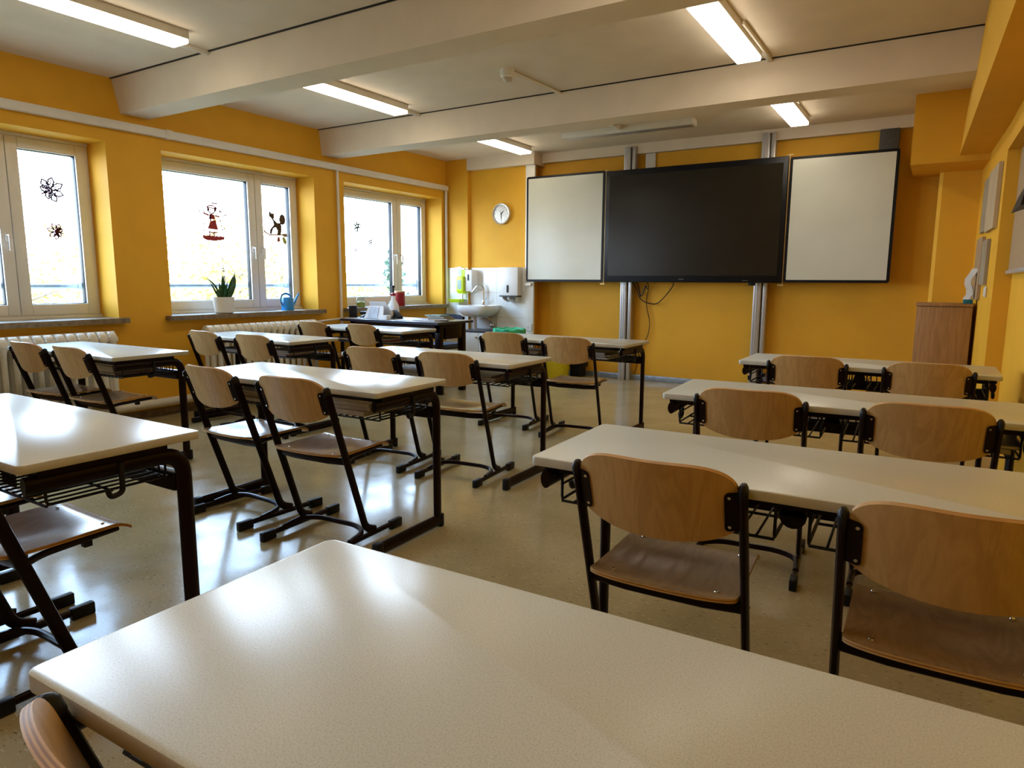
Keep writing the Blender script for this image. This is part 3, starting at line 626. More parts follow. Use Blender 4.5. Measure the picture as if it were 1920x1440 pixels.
wallpanel('notice_board', 6.66, 7.15, 1.06, 1.56, .002, .02, 'pinboard', 'brown notice board leaning at the right wall behind the white paper', 'board')
t = thing('light_switch', 'white light switch on the right wall below the posters', 'switch', (wx(6.2)-.001, 6.2, 1.13))
bm = BM(); box(bm, -.012, 0, -.04, .04, -.04, .04, .003); obj('plate', bm, 'pvc', t)
bm = BM(); box(bm, -.017, -.011, -.025, .025, -.03, .03, .002); obj('rocker', bm, 'pvc', t)
t = thing('pinboard', 'framed board at the right edge of the photo inside the niche', 'board', (6.195, 5.2, 1.255))
bm = BM(); hexa(bm, [(-.022, -.6, .02), (-.03, .62, .02), (-.012, .62, .02), (0, -.6, .02), (-.022, -.6, .95), (-.03, .62, .95), (-.012, .62, .95), (0, -.6, .95)]); obj('panel', bm, 'pinboard', t, smooth=False)
bm = BM(); box(bm, -.038, -.01, .615, .635, 0, .95, .003); box(bm, -.045, -.005, -.6, .635, 0, .025, .003); obj('frame', bm, 'aluminium', t)
bm = BM(); hexa(bm, [(6.10, 4.55, 1.60), (6.19, 4.55, 1.62), (6.19, 4.80, 1.62), (6.08, 4.80, 1.58), (6.12, 4.55, 1.72), (6.19, 4.55, 1.75), (6.19, 4.75, 1.70), (6.10, 4.72, 1.66)]); tag(obj('magnet_holder', bm, 'black_plastic', smooth=False), 'black edged holder sticking out of the framed board at the right edge', 'holder')

# ------------------------------------------------------------------ window sill things
t = thing('potted_plant', 'snake plant in a white pot on the sill of the middle window', 'plant', (-.01, 4.11, .872))
bm = BM(); lathe(bm, [(.07, 0), (.085, .01), (.098, .15), (.10, .155), (.09, .155), (.085, .12), (0, .12)], n=28); obj('pot', bm, 'pvc', t)
bm = BM(); lathe(bm, [(.086, .125), (0, .13)], n=20); obj('soil', bm, 'soil', t)
def blade(p0, p1, p2, w, nrm):
    bm = BM(); rows = []; n = 10; p0, p1, p2 = map(Vector, (p0, p1, p2)); nrm = Vector(nrm).normalized()
    for i in range(n+1):
        tt = i/n; p = p0*(1-tt)**2+p1*2*tt*(1-tt)+p2*tt*tt; tg = ((p1-p0)*(1-tt)+(p2-p1)*tt).normalized(); s = tg.cross(nrm).normalized(); q = s.cross(tg)
        k = w*(.55+.6*math.sin(PI*min(1, tt*.75+.12)))*(1-tt**5); k = max(k, .001)
        rows.append([bm.verts.new(p+s*k+q*k*.35), bm.verts.new(p+q*.004), bm.verts.new(p-s*k+q*k*.35), bm.verts.new(p-q*.006)])
    for a, b in zip(rows, rows[1:]):
        for j in range(4): bm.faces.new((a[j], a[(j+1) % 4], b[(j+1) % 4], b[j]))
    bm.faces.new(rows[0]); bm.faces.new(rows[-1]); obj('leaf', bm, 'leaf_green', t)
for a in (((0, .03, .12), (.02, .10, .25), (.02, .12, .38), .032, (1, .3, 0)), ((0, .02, .12), (0, .05, .24), (.0, .15, .40), .012, (1, 0, 0)), ((0, 0, .12), (0, .0, .25), (0, -.0, .36), .022, (1, 0, 0)),
          ((.02, -.02, .12), (.02, .0, .22), (.02, .04, .30), .02, (1, .4, 0)), ((0, -.03, .12), (.02, -.07, .26), (.02, -.18, .33), .013, (1, 0, .5)), ((.02, -.02, .12), (.02, -.05, .2), (.02, -.05, .29), .02, (1, 0, 0)),
          ((0, -.04, .12), (.03, -.11, .22), (.02, -.15, .30), .010, (1, 0, .2)), ((.02, .02, .12), (.03, .06, .2), (.02, .05, .27), .018, (1, 0, 0)), ((.02, -.05, .12), (.03, -.09, .18), (.02, -.08, .25), .018, (1, .3, 0))): blade(*a)
bm = BM(); prism(bm, [(-.10, -.12), (.05, -.13), (.085, -.02), (.11, .14), (.03, .16), (-.09, .10)], .0015, lambda u, v, q: (-.02+u*.75, 4.90+v, .8722+q)); tag(obj('paper_sheet', bm, 'paper', smooth=False), 'white paper under the blue watering can', 'paper')
t = thing('watering_can', 'small blue watering can on the sill of the middle window', 'watering can', (-.02, 4.875, .874))
bm = BM(); lathe(bm, [(.062, 0), (.066, .01), (.058, .12), (.05, .135), (.04, .137), (.04, .12), (0, .12)], n=24); obj('body', bm, 'blue_can', t)
bm = BM(); sweep(bm, fillet([(0, -.055, .04), (0, -.09, .09), (0, -.075, .165), (0, -.01, .178), (0, .035, .155), (0, .045, .125)], .04, 5), .006, .010, n=8); obj('handle', bm, 'blue_can', t)
bm = BM(); sweep(bm, [(0, .05, .03), (0, .09, .08), (0, .12, .13), (0, .15, .17)], .016, n=10, radii=[1.3, .9, .7, .5]); lathe(bm, [(.006, 0), (.014, .012)], (0, .152, .166), 10); obj('spout', bm, 'blue_can', t)
t = thing('glass_jar', 'glass jar with green filling on the sill of the far window', 'jar', (-.01, 5.94, .872))
bm = BM(); lathe(bm, [(.05, 0), (.055, .01), (.055, .09), (.045, .11), (.045, .13)], n=20); obj('body', bm, 'clear_plastic', t)
bm = BM(); lathe(bm, [(.048, .004), (.05, .06), (.03, .075), (0, .07)], n=16); obj('filling', bm, 'sticker_lime', t)
bm = BM(); lathe(bm, [(.05, .128), (.05, .15), (.045, .155), (0, .155)], n=20); obj('lid', bm, 'clear_plastic', t)
t = thing('canister', 'red canister with wooden lid on the sill of the far window', 'canister', (-.01, 6.63, .872))
bm = BM(); lathe(bm, [(.066, 0), (.068, .004), (.068, .17), (0, .17)], n=28); obj('body', bm, 'red_canister', t)
bm = BM(); lathe(bm, [(.069, .17), (.069, .186), (.066, .188), (0, .188)], n=28); obj('lid', bm, 'lid_wood', t)

# ------------------------------------------------------------------ stickers on the panes
XS = -.3135
def ribbon(bm, pts, w, mi=0):
    pts = [Vector((p[0], p[1])) for p in pts]
    for a, b in zip(pts, pts[1:]):
        d = (b-a); 
        if d.length < 1e-6: continue
        n = Vector((-d.y, d.x)).normalized()*w/2; e = d.normalized()*w*.3
        prism(bm, [tuple(a+n-e), tuple(b+n+e), tuple(b-n+e), tuple(a-n-e)], .0008, lambda u, v, q: (q, u, v), mi)
def flat(bm, pts, mi=0): prism(bm, pts, .0008, lambda u, v, q: (q, u, v), mi)
def sticker(name, y, z, bm, mats, label, cat='sticker', rot=0, group=None, k=1):
    bmesh.ops.scale(bm, vec=(1, k, k), verts=bm.verts); o = obj(name, bm, mats, smooth=False, loc=(XS, y, z), rot=(rot, 0, 0)); tag(o, label, cat, group); return o
def maple(r, w):
    bm = BM(); out = []
    lob = [(90, 1), (45, .9), (135, .9), (0, .8), (180, .8), (-40, .55), (220, .55)]
    for a, l in lob:
        a = math.radians(a); c, s = math.cos(a), math.sin(a); f = lambda u, v: (r*(u*c-v*s), r*(u*s+v*c))
        pts = [f(.12, -.09), f(.35*l, -.11), f(.42*l, -.24), f(.62*l, -.15), f(.72*l, -.2), f(l, 0), f(.72*l, .2), f(.62*l, .15), f(.42*l, .24), f(.35*l, .11), f(.12, .09)]
        ribbon(bm, pts, w); ribbon(bm, [(0, 0), f(.8*l, 0)], w*.7)
    ribbon(bm, [(0, 0), (0, -r*.55)], w); return bm
sticker('leaf_sticker', 2.81, 1.885, maple(.118, .0105), 'sticker_purple', 'larger purple maple leaf sticker on the left window', rot=math.radians(-60))
sticker('leaf_sticker', 2.845, 1.565, maple(.078, .0085), 'sticker_red', 'smaller red maple leaf sticker on the left window', rot=math.radians(75))
bm = BM()   # figure in a red dress among grass and falling leaves
flat(bm, [(-.05, .05), (.05, .05), (.035, .11), (-.03, .115)]); flat(bm, [(-.075, -.075), (.085, -.085), (.05, .05), (-.03, .02)])
ribbon(bm, [(-.05, .10), (-.12, .12)], .022); ribbon(bm, [(.05, .10), (.11, .09)], .022); ribbon(bm, [(-.03, .11), (-.02, .02)], .02)
ribbon(bm, [(-.05, -.12), (-.045, -.17)], .018); ribbon(bm, [(.015, -.10), (.02, -.17)], .018); ribbon(bm, [(-.055, -.11), (0, -.125), (.07, -.115)], .016)
ribbon(bm, [(-.05, .19), (-.055, .16), (-.02, .13), (.0, .115), (.02, .13), (.055, .165), (.05, .20)], .018); ribbon(bm, [(-.07, .20), (-.03, .225), (.03, .225), (.08, .195)], .016); ribbon(bm, [(-.06, .20), (.07, .19)], .016)
ribbon(bm, [(-.055, .19), (-.06, .17), (-.045, .16), (-.035, .175), (-.05, .19)], .013); ribbon(bm, [(.04, .185), (.06, .185), (.065, .165), (.045, .16), (.04, .185)], .013)
g_ = [(-.15+.01*k, -.17+(.018 if k % 2 else 0)+.004*math.sin(k)) for k in range(33)]; flat(bm, g_+[(.17, -.205), (.02, -.23), (-.10, -.225), (-.15, -.20)])
rnd = random.Random(5)
for k in range(13):
    x, z = (rnd.uniform(.10, .19), rnd.uniform(-.1, .2)) if k < 9 else (rnd.uniform(-.19, -.11), rnd.uniform(-.2, .18)); a = rnd.random()*6.28
    ribbon(bm, [(x, z), (x+.022*math.cos(a), z+.02*math.sin(a)), (x+.035*math.cos(a+.8), z+.03*math.sin(a+.8))], .013)
for k in range(4): ribbon(bm, [(.01+.02*k, .25+.012*(k % 2)), (.03+.02*k, .265-.012*(k % 2))], .016)
sticker('figure_sticker', 4.25, 1.735, bm, 'sticker_red', 'red sticker of a figure in a dress on the middle window', k=.74)
bm = BM()
flat(bm, [(-.06, .09), (-.045, .125), (-.035, .10), (-.005, .10), (.0, .07), (-.01, .05), (.03, .02), (.07, .02), (.075, -.03), (.065, -.08), (.02, -.085), (.03, -.05), (.01, -.02), (-.015, -.03), (-.03, -.06), (-.035, -.085), (-.06, -.08), (-.05, -.04), (-.01, .0), (-.015, .03), (-.035, .055), (-.055, .07)])
flat(bm, [(.06, .015), (.05, .05), (.06, .085), (.085, .10), (.11, .085), (.12, .05), (.11, .02), (.085, .005)])
ribbon(bm, [(-.12, -.055), (-.10, -.07), (-.06, -.09), (.05, -.085), (.12, -.075)], .012, 1); ribbon(bm, [(-.11, -.065), (-.125, -.075)], .006, 1); ribbon(bm, [(-.10, -.07), (-.115, -.045)], .006, 1); flat(bm, [(.08, -.085), (.13, -.07), (.135, -.095), (.10, -.10)], 1)
flat(bm, [(.03, -.10), (.05, -.105), (.055, -.135), (.035, -.15), (.02, -.145), (.02, -.12)], 2); flat(bm, [(.075, -.105), (.10, -.10), (.125, -.14), (.115, -.165), (.09, -.155)], 3)
sticker('squirrel_sticker', 4.995, 1.77, bm, ['sticker_brown', 'sticker_tan', 'sticker_rust', 'sticker_lime'], 'dark brown squirrel sticker on the right pane of the middle window', k=1.2)
def blot(r, seed):
    bm = BM(); rnd = random.Random(seed)
    for k in range(6):
        a = k*PI/3+.3; c = (r*.6*math.cos(a), r*.6*math.sin(a)); ribbon(bm, [(c[0]+r*.32*math.cos(b), c[1]+r*.32*math.sin(b)) for b in [a+rnd.random()+i*.7 for i in range(6)]], r*.26)
    ribbon(bm, [(0, -r*1.1), (.1*r, 0)], r*.2); return bm
sticker('flower_sticker', 6.225, 1.84, blot(.065, 1), 'sticker_teal', 'teal flower sticker, uppermost on the far window')
sticker('flower_sticker', 6.45, 1.665, blot(.05, 2), 'sticker_grey', 'pale grey flower sticker, the rightmost on the far window')
sticker('flower_sticker', 6.19, 1.56, blot(.038, 3), 'sticker_purple', 'small purple flower sticker, lowest on the far window')

# ------------------------------------------------------------------ teacher desk
t = thing('teacher_desk', 'dark teacher desk in front of the far window', 'desk', (.10, 5.50, 0))
bm = BM(); box(bm, 0, 1.375, 0, .62, .745, .768, .004); obj('desktop', bm, ['desk_top'], t)
bm = BM(); frame = [(-.004, 1.379, -.004, .0), (-.004, 1.379, .62, .624), (-.004, 0, 0, .62), (1.375, 1.379, 0, .62)]
for x0, x1, y0, y1 in frame: box(bm, x0, x1, y0, y1, .742, .766)
obj('edge_band', bm, 'desk_edge', t)
bm = BM(); box(bm, .05, 1.32, .10, .125, .655, .745); obj('front_rail', bm, 'maroon', t)
for x in (.05, 1.255):
    bm = BM(); box(bm, x, x+.07, .10, .16, 0, .745, .006); obj('leg', bm, 'dark_frame', t)
    bm = BM(); box(bm, x, x+.07, .50, .56, 0, .745, .006); obj('leg', bm, 'dark_frame', t)
    bm = BM(); box(bm, x, x+.07, .16, .5, .70, .745, .004); obj('side_rail', bm, 'dark_frame', t)
bm = BM(); box(bm, .95, 1.32, .2, .52, .58, .742, .005); dr = obj('drawer', bm, 'dark_frame', t)
c = thing('teacher_chair', 'dark blue chair behind the teacher desk', 'chair', (.93, 6.42, 0), 0)
bm = BM(); o_ = [(x*.185, z) for x, z in ((-1, .0), (-.98, .6), (-.8, .9), (-.4, 1.0), (.4, 1.0), (.8, .9), (.98, .6), (1, 0), (.95, -.8), (.8, -1), (-.8, -1), (-.95, -.8))]
prism(bm, o_, .03, lambda u, v, q: (u, .0+q+.25*u*u, .69+v*.115)); obj('backrest', bm, 'navy', c)
bm = BM(); prism(bm, rrect(.42, .40, .06), .04, lambda u, v, q: (u, v-.20, .44+q)); obj('seat', bm, 'navy', c)
for s in (-1, 1):
    bm = BM(); sweep(bm, fillet([(s*.19, .02, .78), (s*.19, 0, .46), (s*.19, -.0, .05), (s*.19, -.05, .02), (s*.19, -.40, .02)], .05), .014, n=8); obj('leg', bm, 'dark_frame', c)
    bm = BM(); sweep(bm, [(s*.19, -.02, .43), (s*.19, -.36, .43), (s*.19, -.38, .02)], .013, n=8); obj('leg', bm, 'dark_frame', c)
ZD = .768
def cyl(name, label, cat, x, y, z, parts):
    t = thing(name, label, cat, (x, y, z))
    for nm, prof, m in parts:
        bm = BM(); lathe(bm, prof, n=20); obj(nm, bm, m, t)
    return t
cyl('pen_holder', 'black pen holder at the left end of the teacher desk', 'pen holder', .20, 5.60, ZD, [('cup', [(.045, 0), (.047, .14), (.043, .14), (.04, .01), (0, .01)], 'black_plastic'), ('base', [(.055, 0), (.055, .012), (.046, .014)], 'black_plastic')])
t = thing('phone', 'black phone beside the pen holder on the teacher desk', 'phone', (.305, 5.72, ZD))
bm = BM(); hexa(bm, [(-.06, -.08, 0), (.06, -.08, 0), (.06, .08, 0), (-.06, .08, 0), (-.05, -.07, .02), (.05, -.07, .02), (.05, .07, .06), (-.05, .07, .06)]); obj('base', bm, 'black_plastic', t, smooth=False)
bm = BM(); box(bm, -.055, -.02, -.07, .08, .045, .075, .01); obj('handset', bm, 'black_plastic', t)
bm = BM(); prism(bm, rrect(.30, .22, .02), .008, lambda u, v, q: (.27+u, 5.64+v, ZD+.0005+q)); tag(obj('tray', bm, 'pvc'), 'flat white tray under the pen holder on the teacher desk', 'tray')
t = thing('calendar_stand', 'white folding stand with a grey back on the teacher desk', 'stand', (.50, 5.60, ZD))
bm = BM(); hexa(bm, [(-.14, 0, 0), (.14, 0, 0), (.14, .012, 0), (-.14, .012, 0), (-.11, .05, .145), (.11, .05, .145), (.11, .062, .145), (-.11, .062, .145)]); obj('front_panel', bm, 'paper', t, smooth=False)
bm = BM(); hexa(bm, [(-.09, -.004, .005), (.06, -.004, .005), (.06, .0, .005), (-.09, .0, .005), (-.07, .038, .13), (.055, .038, .13), (.055, .044, .13), (-.07, .044, .13)]); obj('inlay', bm, 'cover_9', t, smooth=False)
bm = BM(); hexa(bm, [(-.15, .17, 0), (.15, .17, 0), (.15, .182, 0), (-.15, .182, 0), (-.12, .07, .19), (.12, .07, .19), (.12, .08, .19), (-.12, .08, .19)]); obj('back_panel', bm, 'paper', t, smooth=False)
bm = BM(); box(bm, .675, .735, 5.56, 5.63, ZD, ZD+.05, .006); tag(obj('note_block', bm, 'paper'), 'small white block in front of the bottles on the teacher desk', 'block')
t = cyl('spray_bottle', 'slim clear bottle with white label on the teacher desk', 'bottle', .425, 5.96, ZD, [('body', [(.035, 0), (.037, .01), (.037, .11), (.02, .15), (.013, .16)], 'clear_plastic'), ('label', [(.0375, .05), (.0378, .11), (.030, .128)], 'paper'), ('cap', [(.014, .155), (.014, .18), (0, .182)], 'grey_green')])
t = cyl('pump_bottle', 'white pump bottle with a dark red pump on the teacher desk', 'bottle', .535, 5.90, ZD, [('body', [(.06, 0), (.062, .01), (.062, .10), (.055, .15), (.024, .21), (.022, .25)], 'paper'), ('collar', [(.024, .25), (.03, .262), (.03, .275), (.012, .285)], 'red_canister'), ('pump', [(.010, .28), (.010, .34), (.018, .345), (.018, .365), (0, .368)], 'black_plastic')])
bm = BM(); sweep(bm, [(0, 0, .27), (-.04, -.02, .268)], .008, n=8); obj('nozzle', bm, 'red_canister', t)
t = thing('tape_dispenser', 'black tape dispenser on the teacher desk beside the bottles', 'tape dispenser', (.67, 5.78, ZD), -.3)
bm = BM(); prism(bm, [(-.09, 0), (.09, 0), (.10, .03), (.03, .07), (-.02, .095), (-.06, .09), (-.085, .05)], .06, lambda u, v, q: (u, q-.03, v)); obj('body', bm, 'black_plastic', t)
bm = BM(); lathe(bm, [(.03, -.034), (.03, .034), (.015, .034)], (-.025, 0, .06), 18, axis='y'); obj('tape_roll', bm, 'lid_wood', t)
bm = BM(); box(bm, -.085, .1, -.032, .032, -.0, .012, .003); obj('base', bm, 'grey_box', t)
for k, (x, y, w, d_, h, rz, m, lab) in enumerate([(.98, 5.70, .30, .22, .006, .1, 'paper', 'loose white papers in the middle of the teacher desk'), (1.24, 5.68, .30, .22, .012, -.05, 'cover_9', 'pale blue folder lying under the books on the teacher desk')]):
    bm = BM(); box(bm, -w/2, w/2, -d_/2, d_/2, 0, h); tag(obj('paper_stack', bm, m, loc=(x, y, ZD+.0005), rot=(0, 0, rz), smooth=False), lab, 'paper')
for k, (x, y, w, d_, z, h, rz, m, lab) in enumerate([(1.34, 5.74, .22, .17, .0125, .022, .15, 'cover_6', 'dark green book at the bottom of the pile on the teacher desk'), (1.31, 5.75, .22, .16, .035, .016, .0, 'cover_6', 'green book in the middle of the pile on the teacher desk'), (1.27, 5.76, .22, .16, .0515, .012, -.1, 'cover_5', 'teal book on top of the pile on the teacher desk')]):
    bm = BM(); box(bm, -w/2, w/2, -d_/2, d_/2, 0, h, 0); box(bm, -w/2+.004, w/2+.001, -d_/2-.001, d_/2-.004, .003, h-.003, mi=1)
    tag(obj('book', bm, [m, 'page_edge'], loc=(x, y, ZD+z), rot=(0, 0, rz), smooth=False), lab, 'book')

# ------------------------------------------------------------------ school desks
TW, TD, TZ = 1.30, .50, .729
def make_desk():
    t = thing('school_desk', '', 'desk')
    bm = BM(); prism(bm, rrect(TW, TD, .018, 4, TW/2, TD/2), .024, lambda u, v, q: (u, v, TZ-.0245+q))
    es = [e for e in bm.edges if abs(e.verts[0].co.z-e.verts[1].co.z) < 1e-6]
    bmesh.ops.bevel(bm, geom=es, offset=.0035, segments=2, profile=.5, affect='EDGES')
    for f in bm.faces: f.material_index = 0 if abs(f.normal.z) > .9 else 1
    bm.normal_update()
    for f in bm.faces: f.material_index = 0 if f.normal.z > .8 else 1
    obj('tabletop', bm, ['laminate', 'edge_band'], t)
    bask = None
    for s, x in ((-1, .036), (1, TW-.036)):
        bm = BM(); sweep(bm, fillet([(x, .022, .665), (x, .456, .665), (x, .456, .02)], .075, 8), .015, .025, 14, side=(1, 0, 0)); obj('leg', bm, 'dark_frame', t)
        bm = BM(); sweep(bm, [(x, .03, .036), (x, .475, .036)], .016, .030, 14, side=(1, 0, 0)); ft = obj('foot', bm, 'dark_frame', t)
        for y0, y1 in ((.0, .045), (.462, .49)):
            bm = BM(); box(bm, x-.018, x+.018, y0, y1, 0, .068, .008); obj('end_cap', bm, 'black_plastic', ft)
        bm = BM(); box(bm, x-.016, x+.016, .05, .40, .684, .7045); obj('bracket', bm, 'dark_frame', t)
        xo = x+s*.017
        bm = BM(); sweep(bm, fillet([(xo, .26, .68), (xo, .26, .592), (xo, .225, .585), (xo, .218, .61)], .015, 5), .008, .008, 8); obj('hook', bm, 'black_plastic', t)
    bm = BM(); box(bm, .045, TW-.045, .425, .465, .545, .603, .006); obj('crossbar', bm, 'dark_frame', t)
    bm = BM(); box(bm, .06, TW-.06, .05, .06, .68, .7045); box(bm, .06, TW-.06, .40, .41, .68, .7045); obj('underframe', bm, 'dark_frame', t)
    bm = BM(); lathe(bm, [(.03, -.008), (.03, .008)], (TW/2, .09, .655), 16, axis='y'); box(bm, TW/2-.025, TW/2+.025, .082, .098, .655, .7045); obj('centre_bracket', bm, 'dark_frame', t)
    for x0 in (.058, .688):
        x1 = x0+.555; bm = BM(); r = .0032; zb = .597
        for k in range(15): sweep(bm, [(x0+.555*k/14, .08, zb), (x0+.555*k/14, .415, zb)], r, n=6)
        for y in (.08, .25, .415): sweep(bm, [(x0, y, zb-.004), (x1, y, zb-.004)], r*1.2, n=6)
        for x in (x0, x1):
            sweep(bm, fillet([(x, .08, .70), (x, .08, zb), (x, .41, zb), (x, .41, .70)], .014, 4), r*1.3, n=6)
            sweep(bm, [(x, .08, .64), (x, .41, .64)], r, n=6)
        for k in range(10):
            xa = x0+.05*k+.03; sweep(bm, fillet([(xa, .415, zb), (xa, .415, .668), (xa+.032, .415, .668), (xa+.032, .415, zb)], .014, 4), r, n=6)
        obj('wire_basket', bm, 'black_plastic', t)
    return t
DESK = dict(
 A=(4.873, .333, .016, 'large pale grey desk filling the bottom of the photo'),
 B=(4.876, 1.533, .025, 'second desk of the right row, just beyond the foreground desk'),
 C=(4.815, 2.737, .036, 'third desk of the right row'),
 D=(4.783, 4.173, .002, 'last desk of the right row, nearest to the cupboard'),
 E=(2.534, 2.03, .027, 'desk with thick books under its right end in the middle row'),
 F=(2.484, 3.175, .010, 'third desk of the middle row, behind the desk with thick books'),
 G=(2.545, 4.70, -.018, 'last desk of the middle row in front of the yellow bin'),
 H=(2.561, .756, -.006, 'desk cut off by the left edge of the photo with an empty wire basket'),
 I=(.348, 2.139, .02, 'desk beside the radiator under the left window'),
 J=(.371, 3.466, -.01, 'desk beside the radiator under the middle window'),
 K=(.352, 4.774, -.02, 'desk directly in front of the teacher desk'))
proto = make_desk(); tm = treemap()
for k, (x, y, a, lab) in DESK.items():
    o = proto if k == 'A' else dup(proto, None, tm)
    o.location = (x, y, 0); o.rotation_euler = (0, 0, a); tag(o, lab, 'desk', 'double school desks')

# books in the wire baskets
BNAME = dict(A='foreground desk', B='second desk of the right row', C='third desk of the right row', D='last desk of the right row', E='second desk of the middle row', F='third desk of the middle row', G='last desk of the middle row', I='desk under the left window', J='desk under the middle window', K='desk in front of the teacher desk')
BOOKS = {('E', 1): ([(0, .022), (4, .018), (0, .020), (2, .014)], .27, .0), ('E', 0): ([(4, .018), (2, .014), (0, .012)], .20, .05), ('I', 1): ([(8, .014), (2, .014), (7, .012), (0, .014), (3, .012)], .22, .01), ('I', 0): ([(2, .012), (0, .010)], .2, .06),
 ('J', 1): ([(8, .014), (0, .016), (3, .016)], .24, .02), ('J', 0): ([(9, .010), (3, .012)], .25, .05), ('K', 1): ([(2, .010), (1, .010), (1, .008), (7, .010)], .10, .05), ('K', 0): ([(9, .012), (7, .008)], .25, .05),
 ('F', 1): ([(4, .012), (8, .014), (0, .008)], .2, .06), ('F', 0): ([(9, .018), (3, .012), (7, .008)], .35, .05), ('G', 1): ([(2, .010), (8, .010), (0, .008), (3, .02)], .2, .05), ('G', 0): ([(3, .014), (4, .012)], .25, .06),
 ('B', 0): ([(1, .008), (3, .022), (4, .01)], .28, .07), ('B', 1): ([(4, .014), (3, .018)], .12, .06), ('C', 0): ([(8, .012), (3, .022)], .12, .06), ('C', 1): ([(0, .02), (3, .014)], .30, .06), ('D', 0): ([(8, .010), (2, .008), (3, .026)], .06, .05), ('D', 1): ([(3, .012), (6, .012)], .1, .06), ('A', 1): ([(0, .012), (5, .012)], .2, .06)}
for (k, side), (st, off, yo) in BOOKS.items():
    x, y, a, _ = DESK[k]; z = .6005; rnd = random.Random(hash(k) % 97+side if False else ord(k)*3+side)
    for j, (ci, h) in enumerate(st):
        w, d_ = .21+.08*rnd.random(), .24+.04*rnd.random(); bm = BM()
        box(bm, 0, w, 0, d_, 0, h); box(bm, -.0012, w-.004, -.0012, d_-.004, .0025, h-.0025, mi=1)
        lx = (.07 if side == 0 else .70)+off*.8+rnd.uniform(0, .02); ly = .088+rnd.uniform(0, yo)*.6; c_, s_ = math.cos(a), math.sin(a)
        o = obj('book', bm, ['cover_%d' % ci, 'page_edge'], loc=(x+lx*c_-ly*s_, y+lx*s_+ly*c_, z), rot=(0, 0, a+rnd.uniform(-.04, .04)), smooth=False)
        tag(o, 'book lying in the %s wire basket of the %s' % (('left', 'right')[side], BNAME[k]), 'book', 'books under the %s, %s side' % (BNAME[k], ('left', 'right')[side])); z += h+.0006

